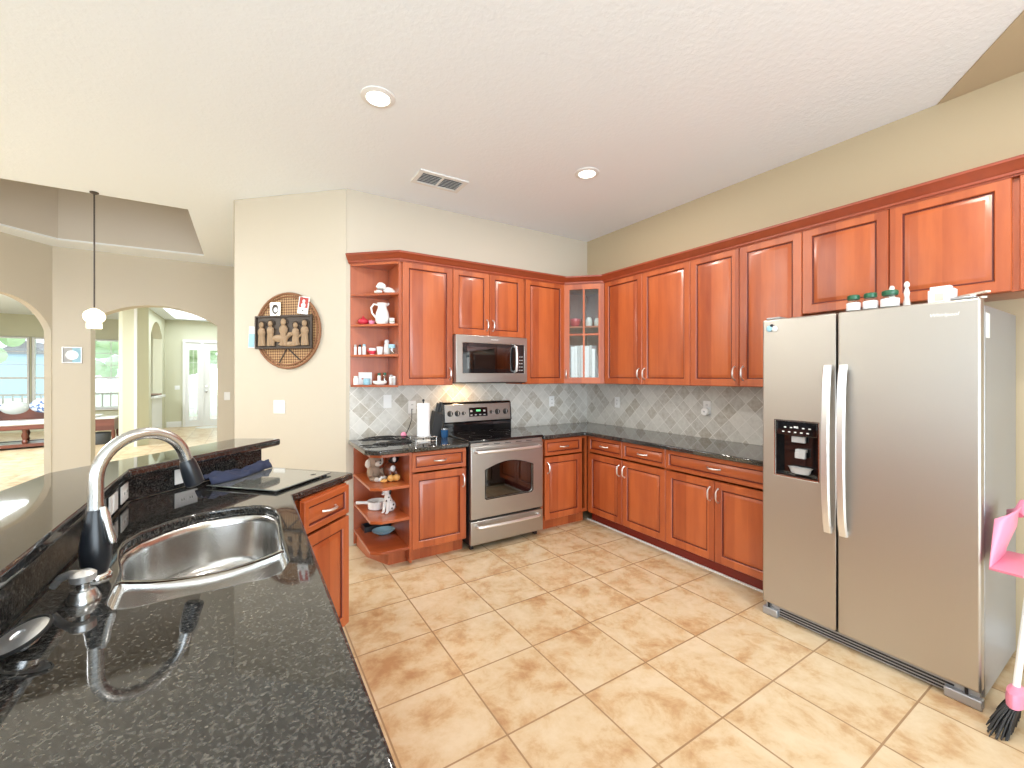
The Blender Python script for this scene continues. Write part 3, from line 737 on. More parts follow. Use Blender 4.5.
for i, (x, hz, s) in enumerate([(-.215, .065, 1.15), (-.125, .075, 1.1), (.005, .085, 1.3), (.125, .055, 1.1), (.215, .070, 1.15)]):
    fg = MB(); fg.ell((x, -.020, hz), (.020*s, .016, .024*s))
    fg.ell((x, -.018, hz-.065), (.032*s, .018, .045)); fg.ell((x-.015, -.026, hz-.06), (.010, .010, .03)); fg.ell((x+.024, -.024, hz-.045), (.014, .010, .012)); fg.tube([(x-.01, -.018, hz-.09), (x-.014, -.016, -.118)], [.016, .02], 8); fg.tube([(x+.012, -.018, hz-.09), (x+.018, -.016, -.118)], [.016, .02], 8)
    fg.tube([(x-.02, -.022, hz-.04), (x+.03, -.028, hz-.075)], [.009, .007], 8); fg.build('carved_figure', 'relief_tan', rl)
    a = [(x+.036*math.cos(t), -.014, hz-.005+.04*math.sin(t)) for t in [PI*k/10 for k in range(11)]]; MB().tube(a, .006, 6).build('halo_arch', 'relief_dark', rl)
MB().ell((-.03, -.020, -.055), (.085, .016, .032)).tube([(-.09, -.018, -.06), (-.10, -.018, -.12)], [.013, .010], 8).tube([(.03, -.018, -.06), (.035, -.018, -.12)], [.013, .010], 8).ell((.075, -.02, -.02), (.028, .014, .018)).tube([(.04, -.02, -.05), (.08, -.02, -.02)], .015).build('carved_animal', 'relief_tan', rl)
MB().tube([(.07, -.018, -.115), (.19, -.02, -.02)], .008).ell((.06, -.014, -.105), (.11, .010, .022)).build('carved_ground', 'relief_tan', rl)
pf = thing('oval_photo_frame', 'small silver frame with an oval opening above the carved plaque', 'photo frame'); pf.matrix_world = DW(.68, 2.035, .016)
MB().prism(rect(-.052, .052, -.058, .058), -.012, -.002, holes=[[(.034*math.cos(2*PI*k/24), .043*math.sin(2*PI*k/24)) for k in range(24)]], ax='y').build('frame', 'nickel', pf)
disc(MB(), .043, -.006, -.003, .8).build('dark_mount', 'relief_dark', pf); disc(MB(), .022, -.008, -.006, .9, cz=-.006).build('picture', 'paper', pf)
cd = thing('holiday_card', 'red and white card tucked at the top right of the wicker tray', 'card'); cd.matrix_world = DW(.402, 2.06, .02) @ Matrix.Rotation(math.radians(9), 4, 'Y')
MB().box(-.052, -.004, -.075, .052, -.001, .075).build('card_sheet', 'paper', cd)
MB().box(-.042, -.0055, -.02, .042, -.004, .066).build('red_panel', 'card_red', cd); MB().ell((0, -.006, .035), (.014, .002, .016)).ell((0, -.006, .0), (.022, .002, .022)).build('printed_figure', 'paper', cd)
MB().ell((0, -.005, -.045), (.008, .002, .006)).build('printed_mark', 'relief_dark', cd)
bc = thing('blue_card', 'blue and white card sticking out left of the wicker tray', 'card'); bc.matrix_world = DW(.925, 1.795, .012) @ Matrix.Rotation(math.radians(4), 4, 'Y')
MB().box(-.04, -.004, -.095, .04, -.001, .095).build('card_sheet', 'paper', bc); MB().box(-.036, -.0055, -.088, .024, -.004, .03).build('blue_panel', 'light_blue', bc)
# round picture in dining column
wc = thing('framed_mirror_art', 'small square silver frame with a round motif on the wall between the arches', 'wall decor', (-1.835, 7.40, 1.71))
MB().prism(rect(-.09, .09, -.10, .10), -.02, -.001, holes=[rect(-.08, .08, -.09, .09)], ax='y').build('frame', 'nickel', wc)
MB().box(-.08, -.006, -.09, 0, -.002, .09).build('left_panel', 'plastic_grey', wc); MB().box(0, -.006, -.09, .08, -.002, .09).build('right_panel', 'light_blue', wc)
disc(MB(), .058, -.014, -.006).build('round_motif', 'nickel', wc)

# ------------------------------------------------------------------ refrigerator
ff = thing('refrigerator', 'stainless side-by-side refrigerator with ice dispenser on the right', 'refrigerator', (2.68, 1.395, 0), -PI/2)
FW = .918
MB().box(.004, .075, .03, FW-.004, .70, 1.765).build('cabinet_body', 'side_steel', ff, bevel=.006)
MB().box(.008, .062, .07, FW-.008, .076, 1.76).build('door_gasket', 'black_matte', ff)
SPL = .388
# freezer door with recessed dispenser opening
hx0, hx1, hz0, hz1 = .078, .303, .868, 1.188
fd = MB().prism(rect(.002, SPL-.004, .078, 1.79), 0, .060, holes=[rect(hx0, hx1, hz0, hz1)], ax='y').build('freezer_door', 'steel', ff, bevel=.010, seg=3)
rd = MB().box(SPL+.004, 0, .078, FW-.002, .060, 1.79).build('refrigerator_door', 'steel', ff, bevel=.010, seg=3)
ds = MB().box(hx0+.001, .050, hz0+.001, hx1-.001, .058, hz1-.001)
ds.box(hx0+.001, .004, hz0+.001, hx0+.006, .05, hz1-.001).box(hx1-.006, .004, hz0+.001, hx1-.001, .05, hz1-.001).box(hx0+.006, .004, hz0+.001, hx1-.006, .05, hz0+.008)
dso = ds.build('dispenser_recess', 'black_gloss', fd)
MB().box(hx0+.006, .002, 1.105, hx1-.006, .05, hz1-.001).build('control_panel', 'black_gloss', dso, bevel=.004)
MB().prism(rect(hx0-.006, hx1+.006, hz0-.006, hz1+.006), -.003, .001, holes=[rect(hx0, hx1, hz0, hz1)], ax='y').build('dispenser_trim', 'chrome', dso)
ic = MB()
for k in range(5):
    for j in range(2): ic.box(.115+k*.032+(.01 if j else 0), .0008, 1.122+j*.026, .127+k*.032+(.01 if j else 0), .0018, 1.128+j*.026)
ic.box(.178, .0008, 1.150, .200, .0018, 1.160).build('control_icons', 'plastic_white', dso)
MB().box(.155, .025, 1.065, .225, .04, 1.098).build('ice_chute_label', 'plastic_grey', dso)
MB().box(.178, .015, 1.01, .232, .045, 1.028).box(.176, .012, .975, .230, .034, 1.012).build('dispenser_paddle', 'plastic_grey', dso, bevel=.004)
MB().lathe([(.045, 0), (.052, .02), (.062, .034), (.066, .036), (.060, .034), (.05, .006), (.0, .005)], (.20, .028, .886), 28, sy=.35).build('drip_tray', 'plastic_grey', dso)
def bar_handle(x, par, sgn):
    pts = []; n = 16
    for i in range(n+1):
        t = i/n; z = .604+t*.906; y = -.018-.036*math.sin(PI*min(1, max(0, t)))**.5; pts.append((x, y, z))
    mb = MB(); w = .021
    vs = []
    for p in pts:
        for a, b in ((-w, .006), (w, .006), (w*.75, -.008), (-w*.75, -.008)): vs.append((p[0]+a, p[1]+b, p[2]))
    fs = [(i*4+k, i*4+(k+1) % 4, (i+1)*4+(k+1) % 4, (i+1)*4+k) for i in range(n) for k in range(4)]+[(0, 1, 2, 3), (n*4, n*4+1, n*4+2, n*4+3)]
    mb.add(vs, fs); mb.box(x-.014, -.024, .604, x+.014, .001, .632).box(x-.014, -.024, 1.482, x+.014, .001, 1.51)
    mb.build('handle', 'handle_metal', par, bevel=.003)
bar_handle(SPL-.034, fd, -1); bar_handle(SPL+.036, rd, 1)
MB().box(.01, .03, .012, FW-.01, .05, .066).build('toe_grille', 'side_steel', ff)
gv = MB()
for k in range(3): gv.box(.09, .026, .020+k*.015, FW-.09, .031, .027+k*.015)
gv.build('grille_slat', 'black_matte', ff)
for x0, x1 in ((.0, .085), (FW-.12, FW)): MB().box(x0, .004, .002, x1, .05, .045).build('hinge_foot', 'side_steel', ff, bevel=.005); 
for x in (.03, FW-.05): MB().lathe([(.006, .045), (.006, .076)], (x, .02, 0), 10).build('hinge_pin', 'black_matte', ff)
for x in (.06, FW-.06): MB().box(x-.04, .01, 1.791, x+.04, .11, 1.803).build('top_hinge_cover', 'side_steel', ff, bevel=.004)
text('brand_lettering', 'Whirlpool', .023, 'plastic_white', rd, (.80, -.0012, 1.727), (PI/2, 0, 0), .0008, .25)
MB().box(FW-.0035, .085, 1.62, FW-.002, .15, 1.73).build('energy_label', 'plastic_white', ff)
mg = thing('fridge_magnet', 'pair of small oval magnets at the top left of the freezer door', 'magnet', (2.678, 1.336, 1.735), -PI/2)
MB().ell((-.014, -.004, 0), (.017, .006, .019)).build('left_oval', 'light_blue', mg); MB().ell((.018, -.004, -.003), (.016, .006, .018)).build('right_oval', 'plastic_white', mg); MB().ell((.002, -.006, .018), (.010, .005, .008)).build('bow', 'black_matte', mg)

# jars and bits on the refrigerator
ZT = 1.792
for i, (y, lab) in enumerate([(.965, 'leftmost of the three small jars with dark green lids on the refrigerator'), (.892, 'middle of the three small jars with dark green lids on the refrigerator'), (.812, 'rightmost and widest jar with dark green lid on the refrigerator')]):
    t = thing('spice_jar', lab, 'jar', (2.775, y, ZT)); s = 1 if i < 2 else 1.2
    MB().lathe([(.027*s, 0), (.030*s, .006), (.030*s, .055), (.022*s, .066), (.022*s, .07)], n=20).build('jar_body', 'clear_glass', t)
    MB().lathe([(.0305*s, .010), (.0312*s, .012), (.0312*s, .048), (.0305*s, .05)], n=20, cap=False).build('label', 'paper', t)
    MB().lathe([(.026*s, .068), (.0275*s, .072), (.0275*s, .088), (.024*s, .092), (.0, .092)], n=20).build('lid', 'green_dark', t)
for y, x, h, lab in ((.835, 2.88, .14, 'small white figurine standing behind the jars on the refrigerator'), (.770, 2.86, .15, 'slender white figurine right of the jars on the refrigerator')):
    t = thing('figurine', lab, 'figurine', (x, y, ZT))
    MB().lathe([(.016, 0), (.017, .01), (.010, h*.4), (.013, h*.55), (.008, h*.68), (.006, h*.72)], n=14).build('figure_body', 'ceramic', t); MB().ell((0, 0, h*.82), (.012, .012, .018)).build('head', 'ceramic', t)
wb = thing('small_box', 'small white window box on top of the refrigerator near its right side', 'box', (2.75, .62, ZT), -PI/2)
MB().box(-.045, 0, 0, .045, .05, .062).build('box_body', 'paper', wb, bevel=.002); MB().box(-.038, .002, .0625, .030, .048, .078).build('lid', 'paper', wb); MB().box(-.022, -.001, .012, .008, .0, .045).build('window', 'white_plush', wb)
sw = MB()
for i, (a, z) in enumerate(((2, .0), (-6, .012), (5, .024))):
    o = tag(MB().box(-.085, -.010, 0, .085, .010, .008).build('wooden_stick', 'white_plush', loc=(2.80, .535, ZT+z), rot=(0, 0, math.radians(35+a*3))), ['lowest flat wooden stick in the small stack on the refrigerator corner', 'middle flat wooden stick in the small stack on the refrigerator corner', 'topmost flat wooden stick in the small stack on the refrigerator corner'][i], 'stick', 'wooden sticks on the refrigerator')

# ------------------------------------------------------------------ range
rg = thing('range', 'stainless electric range with black glass cooktop between the base cabinets', 'stove', (1.555, 3.13, 0)); RW = .742
MB().box(.004, .04, .05, RW-.004, .655, .895).build('oven_body', 'black_matte', rg)
MB().box(.03, .06, .0, .06, .09, .05).box(RW-.06, .06, 0, RW-.03, .09, .05).box(.03, .58, 0, .06, .61, .05).box(RW-.06, .58, 0, RW-.03, .61, .05).build('leveling_foot', 'black_matte', rg)
MB().box(0, .002, .895, RW, .655, .917).build('cooktop', 'black_gloss', rg, bevel=.006)
for x, y, r in ((.19, .18, .10), (.55, .18, .085), (.19, .46, .08), (.55, .46, .10)):
    MB().lathe([(r-.003, .9172), (r, .9178), (r+.002, .9172)], (x, y, 0), 36, cap=False).build('burner_ring', 'knob_dark', rg)
# oven door with window
dz0, dz1 = .262, .862
hole_w = [(.155, .42), (.60, .42), (.62, .44), (.62, .66)]+[(.62-.475*i/14, .66+.055*math.sin(PI*i/14)) for i in range(1, 14)]+[(.145, .66), (.145, .43)]
od = MB().prism(rect(.006, RW-.006, dz0, dz1), 0, .038, holes=[hole_w], ax='y').build('oven_door', 'steel_h', rg, bevel=.006)
MB().prism([(x, z) for x, z in hole_w], .012, .016, ax='y').build('oven_window', 'oven_glass', od)
cxh = sum(p[0] for p in hole_w)/len(hole_w)
trimo = [(.383+(x-.383)*1.035, .55+(z-.55)*1.05) for x, z in hole_w]
MB().prism(trimo, -.003, .001, holes=[hole_w], ax='y').build('window_trim', 'black_gloss', od)
MB().box(.10, .30, .42, .66, .32, .74).build('oven_interior', 'black_matte', od)
def curved_bar(x0, x1, z, par, sag=.012):
    pts = [(x0, -.002, z), (x0+.008, -.035, z), (x0+.03, -.045, z)]; n = 10
    for i in range(1, n): pts.append((x0+.03+(x1-x0-.06)*i/n, -.045-.010*math.sin(PI*i/n), z+sag*math.sin(PI*i/n)*0))
    pts += [(x1-.03, -.045, z), (x1-.008, -.035, z), (x1, -.002, z)]
    MB().tube(pts, .0125, 12).build('handle', 'handle_metal', par)
curved_bar(.05, RW-.05, .822, od)
wd = MB().box(.006, .0, .052, RW-.006, .038, .246).build('storage_drawer', 'steel_h', rg, bevel=.005)
curved_bar(.06, RW-.06, .205, wd)
MB().box(.01, .012, .862, RW-.01, .05, .892).build('vent_strip', 'steel_h', rg)
sv = MB()
for k in range(5): sv.box(.12+k*.11, .010, .872, .18+k*.11, .0125, .877)
sv.build('vent_slot', 'black_matte', rg)
# backguard
bgm = MB(); vs = []
bp = [(.555, .917), (.555, 1.005), (.545, 1.01), (.565, 1.185), (.585, 1.20), (.648, 1.20), (.648, .917)]
bgm.add([(x, a, b) for x in (0, RW) for a, b in bp], [tuple(range(7)), tuple(range(13, 6, -1))]+[(i, (i+1) % 7, (i+1) % 7+7, i+7) for i in range(7)])
bg = bgm.build('backguard', 'black_gloss', rg, bevel=.003)
TB = Matrix.Translation((0, .547, 1.01)) @ Matrix.Rotation(math.radians(-6.5), 4, 'X')
cpn = MB(TB).box(.012, -.004, .004, RW-.012, .006, .172).build('control_panel', 'steel_h', bg, bevel=.004)
MB(TB).box(.262, -.008, .048, .462, -.003, .135).build('display_window', 'black_gloss', bg)
MB(TB).box(.338, -.0088, .096, .386, -.008, .114).build('clock_display', 'digit', bg)
for k in range(4): MB(TB).box(.275+k*.047, -.0088, .058, .297+k*.047, -.008, .068).build('button', 'plastic_grey', bg)
for k in (0, 3): MB(TB).box(.275+k*.047, -.0088, .092, .297+k*.047, -.008, .11).build('button', 'plastic_grey', bg)
for x, r in ((.065, .026), (.140, .026), (.203, .017), (.505, .017), (.575, .026), (.668, .026)):
    MB(TB).tube([(x, -.004, .085), (x, -.012, .085)], [r*1.08, r], 20).tube([(x, -.012, .085), (x, -.03, .085)], [r*.85, r*.75], 20).build('knob', 'knob_dark', bg)
    MB(TB).box(x-.003, -.032, .085-r*.7, x+.003, -.029, .085+r*.7).build('knob_pointer', 'plastic_grey', bg)

# ------------------------------------------------------------------ microwave
mw = thing('microwave', 'stainless over-the-range microwave under the short cabinet', 'microwave', (1.552, 3.40, 0)); MWW = .748
MB().box(.004, .03, 1.392, MWW-.004, .388, 1.812).build('microwave_body', 'steel_h', mw)
MB().box(.004, .03, 1.385, MWW-.004, .38, 1.392).build('bottom_vent', 'black_matte', mw)
md = MB().prism(rect(0, MWW, 1.392, 1.815), 0, .030, holes=[rect(.065, .715, 1.475, 1.745)], ax='y').build('microwave_door', 'steel_h', mw, bevel=.004)
MB().box(.066, .006, 1.476, .600, .012, 1.744).build('door_window', 'black_gloss', md)
MB().box(.110, .0035, 1.515, .560, .006, 1.715).build('window_screen', 'oven_glass', md)
MB().box(.601, .004, 1.476, .714, .012, 1.744).build('control_panel', 'black_gloss', md)
for r in range(5):
    for c in range(3): MB().box(.635+c*.024, .003, 1.50+r*.032, .649+c*.024, .0045, 1.508+r*.032).build('button', 'plastic_grey', md)
MB().tube([(.608, .004, 1.49), (.606, -.030, 1.50), (.604, -.042, 1.56), (.603, -.045, 1.61), (.604, -.042, 1.66), (.606, -.030, 1.72), (.608, .004, 1.73)], .013, 12).build('handle', 'handle_metal', md)
text('brand_lettering', 'Whirlpool', .018, 'plastic_white', md, (.385, -.0008, 1.782), (PI/2, 0, 0), .0006, .25)
lmp = bpy.data.lights.new('cooktop_lamp', 'AREA'); lmp.energy = 2.2; lmp.color = (1, .62, .30); lmp.size = .09; lmp.shape = 'DISK'
lo = bpy.data.objects.new('cooktop_lamp', lmp); COL.objects.link(lo); lo.parent = mw; lo.location = (.17, .24, 1.380)
MB().lathe([(.0, 1.3838), (.035, 1.3838), (.04, 1.3865)], (.17, .24, 0), 16).build('lamp_lens', 'lamp_glow', mw)

# ------------------------------------------------------------------ ceiling fixtures
def can(x, y, label, power):
    t = thing('recessed_light', label, 'ceiling light', (x, y, ZC))
    MB().lathe([(.062, -.004), (.066, -.012), (.094, -.006), (.095, -.0005), (.062, -.0005), (.062, -.004)], n=36, cap=False).build('trim_ring', 'trim_white', t)
    MB().lathe([(.0, -.003), (.060, -.003), (.060, -.0006), (.0, -.0006)], n=36).build('bulb_lens', 'lamp_glow', t)
    d = bpy.data.lights.new('recessed_bulb', 'AREA'); d.shape = 'DISK'; d.size = .13; d.energy = power; d.color = (1, .95, .88)
    o = bpy.data.objects.new('recessed_bulb', d); COL.objects.link(o); o.parent = t; o.location = (0, 0, -.014)
can(.638, 2.458, 'recessed ceiling light left of the air vent, nearest the camera', 16)
can(2.264, 2.51, 'recessed ceiling light above the range corner, right of the air vent', 16)
can(.64, .35, 'added recessed fill light above the peninsula, out of view', 16)  # unseen can, added as fill
can(2.26, .35, 'added recessed fill light in front of the refrigerator, out of view', 16)  # second unseen can, also put in for fill
vt = thing('ceiling_vent', 'rectangular white ceiling air vent with louvers', 'vent', (1.34, 3.252, ZC))
MB().prism([(-.205, -.12), (.205, -.12), (.205, .12), (-.205, .12)], -.010, -.0005, holes=[[(-.17, -.088), (-.008, -.088), (-.008, .088), (-.17, .088)], [(.008, -.088), (.17, -.088), (.17, .088), (.008, .088)]]).build('vent_frame', 'trim_white', vt)
MB().box(-.17, -.088, -.0015, .17, .088, -.0004).build('vent_duct', 'basket_dark', vt)
for k in range(7):
    M = Matrix.Translation((0, -.075+k*.025, -.005)) @ Matrix.Rotation(math.radians(35), 4, 'X')
    MB(M).box(-.17, -.008, -.0008, .17, .008, .0008).build('louver', 'trim_white', vt)
pd = thing('pendant_lamp', 'small glowing pendant lamp on a thin dark cord in the dining area', 'pendant lamp', (-1.112, 5.03, 0))
MB().lathe([(.03, ZC-.001), (.03, ZC-.010), (.015, ZC-.018), (.0, ZC-.022)], n=20).build('ceiling_canopy', 'relief_dark', pd)
MB().tube([(0, 0, ZC-.02), (0, 0, 2.04)], .006, 8).build('cord', 'relief_dark', pd)
MB().lathe([(.008, 2.035), (.025, 2.028), (.062, 2.0), (.074, 1.968), (.066, 1.935), (.046, 1.915), (.050, 1.900), (.050, 1.862), (.0, 1.862)], n=28).build('lamp_shade', 'shade_glow', pd)

# ------------------------------------------------------------------ items on left counter
pt = thing('paper_towel_holder', 'paper towel roll standing on a holder left of the range', 'paper towel', (1.255, 3.40, .905))
MB().lathe([(.06, 0), (.06, .008), (.055, .012), (.01, .013)], n=28).build('holder_base', 'plastic_white', pt)
MB().tube([(0, 0, .012), (0, 0, .335)], .006).ell((0, 0, .342), .011).build('holder_rod', 'black_matte', pt)
MB().lathe([(.014, .045), (.052, .045), (.052, .318), (.014, .318), (.014, .045)], n=32, cap=False).build('paper_roll', 'paper', pt)
cc = thing('wire_caddy', 'small brass wire caddy around the base of the paper towel roll', 'caddy', (1.255, 3.40, .905))
for sx in (-1, 1):
    for sy in (-1, 1): MB().tube([(sx*.088, sy*.07, 0), (sx*.088, sy*.07, .045)], .004, 8).build('post', 'nickel', cc)
for z in (.01, .042): MB().tube([(-.088, -.07, z), (.088, -.07, z), (.088, .07, z), (-.088, .07, z), (-.088, -.07, z)], .003, 8).build('wire_rail', 'nickel', cc)
kb = thing('knife_block', 'black slanted knife block beside the range', 'knife block', (1.425, 3.60, .905))
KM = Matrix.Rotation(math.radians(14), 4, 'Y')
MB().prism([(-.045, 0), (.045, 0), (.075, .20), (.0, .235)], -.045, .045, ax='y').build('block', 'black_matte', kb, bevel=.004)
for k, (x, y) in enumerate(((.018, -.025), (.045, -.025), (.018, .005), (.045, .005), (.03, .03))):
    MB().tube([(x, y, .20), (x+.022, y, .30+.01*(k % 2))], [.008, .010], 8).build('knife_handle', 'black_matte', kb)
blc = thing('cup', 'small dark blue cup between the knife block and the range', 'cup', (1.495, 3.52, .905))
MB().lathe([(.024, 0), (.030, .01), (.034, .07), (.031, .07), (.027, .01), (.0, .008)], n=24).build('cup_wall', 'blue_cup', blc)
MB().lathe([(.0345, .068), (.0352, .073), (.031, .073), (.0305, .068)], n=24, cap=False).build('cup_rim', 'nickel', blc)
rr = random.Random(11); pts = []
for i in range(120):
    a = i*.31; k = i/120; r = .055+.045*math.sin(i*.21)**2+.015*math.sin(i*.9)
    pts.append((-.05+.10*math.sin(i*.047)+r*1.25*math.cos(a), r*.75*math.sin(a)+.01*math.sin(i*.3), .006+.018*k+.016*abs(math.sin(i*.17))))
tag(MB().tube(pts, .0034, 6).build('coiled_cable', 'black_matte', loc=(1.035, 3.57, .905)), 'tangled coil of black cable on the left counter', 'cable')
pts = [(1.285, 3.780, 1.15), (1.275, 3.75, 1.06), (1.24, 3.72, .99), (1.20, 3.68, .94), (1.19, 3.62, .915), (1.16, 3.58, .911), (1.15, 3.55, .911)]
tag(MB().tube(pts, .0035, 8).build('power_cord', 'black_matte'), 'black power cord hanging from the outlet behind the paper towel', 'cord')
tv = thing('trivet', 'flat black wire trivet in front of the coiled cable', 'trivet', (1.06, 3.43, .905))
MB().tube([(.10*math.cos(2*PI*k/24), .055*math.sin(2*PI*k/24), .010) for k in range(25)], .004, 6).build('outer_ring', 'black_matte', tv)
MB().tube([(-.1, 0, .01), (.1, 0, .01)], .004, 6).tube([(0, -.055, .011), (0, .055, .011)], .004, 6).build('cross_wire', 'black_matte', tv)
for sx in (-1, 1): MB().lathe([(.006, 0), (.006, .01)], (sx*.098, 0, 0), 8).build('foot', 'black_matte', tv)
tag(MB().ell((0, 0, .028), (.026, .022, .028)).build('pink_sponge', 'pink_plastic', loc=(1.17, 3.66, .905)), 'small pink sponge lying behind the trivet on the left counter', 'sponge')

# ------------------------------------------------------------------ upper open shelf items
def part(mb, name, m, p, **k): return mb.build(name, m, p, **k)
t = thing('dog_figurine', 'white lying puppy figurine on the top open shelf', 'figurine', (.985, 3.60, UPZ[3]), math.radians(8))
part(MB().ell((.04, 0, .030), (.050, .028, .030)).ell((.07, 0, .022), (.028, .03, .022)).tube([(-.03, -.018, .010), (-.075, -.022, .010)], .010).tube([(-.03, .018, .010), (-.075, .022, .010)], .010), 'body', 'ceramic', t)
hd = part(MB().ell((-.028, 0, .062), (.034, .028, .030)).ell((-.056, 0, .052), (.016, .014, .013)), 'head', 'ceramic', t)
part(MB().ell((-.012, -.028, .055), (.014, .006, .022)).ell((-.012, .028, .055), (.014, .006, .022)), 'ear', 'ceramic', hd)
part(MB().ell((-.045, -.022, .068), .0035).ell((-.071, 0, .055), .004), 'eye', 'black_matte', hd)
part(MB().tube([(-.03+.026*math.cos(2*PI*k/16)*1, .024*math.sin(2*PI*k/16), .036) for k in range(17)], .004, 6), 'collar', 'plastic_grey', t)
t = thing('pitcher', 'white ceramic pitcher on the second open shelf', 'pitcher', (.975, 3.62, UPZ[2]))
part(MB().lathe([(.040, 0), (.052, .012), (.060, .05), (.052, .10), (.038, .135), (.036, .155), (.045, .178), (.041, .178), (.032, .155), (.034, .135), (.046, .10), (.0, .02)], n=28), 'pitcher_body', 'ceramic', t)
part(MB().tube([(-.038, 0, .160), (-.07, 0, .165), (-.092, 0, .135), (-.085, 0, .09), (-.055, 0, .055)], .008, 10), 'handle', 'ceramic', t)
part(MB().tube([(.036, 0, .165), (.056, 0, .182)], [.014, .007], 8), 'spout', 'ceramic', t)
t = thing('teapot', 'small red teapot left of the white pitcher', 'teapot', (.845, 3.735, UPZ[2]))
part(MB().ell((0, 0, .028), (.045, .04, .028)), 'pot', 'red_ceramic', t); part(MB().ell((0, 0, .058), (.018, .018, .006)).ell((0, 0, .070), .007), 'lid', 'red_ceramic', t)
part(MB().tube([(.04, 0, .025), (.062, 0, .05)], [.010, .006], 8), 'spout', 'red_ceramic', t)
t = thing('sugar_bowl', 'small pink bowl between the red teapot and the pitcher', 'bowl', (.905, 3.69, UPZ[2]))
part(MB().lathe([(.014, 0), (.024, .012), (.027, .032), (.024, .032), (.02, .014), (0, .01)], n=20), 'bowl_wall', 'pink_plastic', t)
t = thing('cream_jug', 'tiny white jug with green trim right of the pitcher', 'jug', (1.035, 3.545, UPZ[2]))
part(MB().lathe([(.016, 0), (.024, .015), (.020, .035), (.024, .048), (.021, .048), (.015, .03), (0, .01)], n=20), 'jug_wall', 'ceramic', t); part(MB().lathe([(.0235, .018), (.0245, .020), (.0235, .024)], n=20, cap=False), 'trim_band', 'green_dark', t)
def jar(x, y, z, r, h, m, lid, label, cat='jar', name='small_jar', lr=.85):
    t = thing(name, label, cat, (x, y, z))
    MB().lathe([(r*.92, 0), (r, .004), (r, h*.72), (r*.8, h*.80), (0, h*.80)], n=18).build('jar_body', m, t)
    MB().lathe([(r*lr, h*.79), (r*lr, h*.98), (r*lr*.8, h), (0, h)], n=18).build('lid', lid, t); return t
Z1 = UPZ[1]
jar(.785, 3.755, Z1, .011, .085, 'paper', 'plastic_grey', 'leftmost slim white bottle on the third open shelf', 'bottle', 'spice_bottle')
jar(.818, 3.74, Z1, .012, .085, 'paper', 'black_matte', 'second slim bottle from the left on the third open shelf, with a black lid', 'bottle', 'spice_bottle')
jar(.852, 3.73, Z1, .015, .090, 'paper', 'light_blue', 'third slim bottle from the left on the third open shelf, with a blue lid', 'bottle', 'spice_bottle')
t = thing('mug', 'red and white mug in the middle of the third open shelf', 'mug', (.905, 3.67, Z1)); part(MB().lathe([(.02, 0), (.027, .02), (.029, .055), (.026, .055), (.022, .01), (0, .008)], n=20), 'mug_wall', 'paper', t); part(MB().lathe([(.0215, .003), (.0285, .018), (.0292, .03), (.0285, .034)], n=20, cap=False), 'red_band', 'red_ceramic', t)
part(MB().tube([(-.026, 0, .045), (-.042, 0, .035), (-.027, 0, .018)], .004, 8), 'handle', 'red_ceramic', t)
t = thing('cup', 'plain white tapered cup on the third open shelf', 'cup', (.955, 3.62, Z1)); part(MB().lathe([(.02, 0), (.029, .065), (.026, .065), (.018, .006), (0, .005)], n=20), 'cup_wall', 'ceramic', t)
t = thing('bell_figurine', 'white rounded bell-shaped figurine at the back right of the third open shelf', 'figurine', (1.03, 3.68, Z1)); part(MB().lathe([(.03, 0), (.028, .04), (.022, .09), (.017, .10)], n=20), 'skirt', 'ceramic', t); part(MB().ell((0, 0, .115), .021), 'head', 'ceramic', t)
t = thing('glass_canister', 'small clear canister with a white lid at the right of the third open shelf', 'canister', (1.035, 3.555, Z1)); part(MB().lathe([(.024, 0), (.026, .004), (.026, .055), (0, .055)], n=20), 'canister_body', 'clear_glass', t); part(MB().lathe([(.029, .055), (.029, .085), (0, .087)], n=20), 'lid', 'light_blue', t)
Z0 = UPZ[0]
t = thing('recipe_card', 'white square card with red lettering leaning at the back of the lowest open shelf', 'card', (.87, 3.77, Z0+.001)); part(MB().box(-.055, 0, 0, .055, .006, .105), 'card_sheet', 'paper', t); part(MB().box(-.03, -.001, .045, .03, .0, .055), 'printed_line', 'card_red', t)
jar(.79, 3.755, Z0, .021, .075, 'paper', 'ceramic', 'white jar at the far left of the lowest open shelf')
jar(.865, 3.695, Z0, .029, .055, 'light_blue', 'light_blue', 'light blue jar in front of the leaning white card', lr=1.02)
t = thing('serving_dish', 'low white oval dish in the middle of the lowest open shelf', 'dish', (.955, 3.62, Z0)); part(MB().lathe([(.03, 0), (.05, .012), (.055, .034), (.051, .034), (.045, .012), (0, .008)], n=28, sx=1.1, sy=.7), 'dish_wall', 'ceramic', t)
jar(.975, 3.72, Z0, .016, .10, 'ceramic', 'green_dark', 'white bottle with a green cap behind the oval dish', 'bottle', 'spice_bottle')
jar(1.018, 3.70, Z0, .015, .105, 'clear_glass', 'green_dark', 'clear bottle with a green cap at the back right of the lowest open shelf', 'bottle', 'spice_bottle')
jar(1.045, 3.60, Z0, .019, .085, 'ceramic', 'plastic_grey', 'stout white bottle with grey cap at the right of the lowest open shelf', 'bottle', 'spice_bottle')
jar(1.048, 3.53, Z0, .014, .075, 'plastic_grey', 'paper', 'small grey bottle with white cap nearest the front of the lowest open shelf', 'bottle', 'spice_bottle')

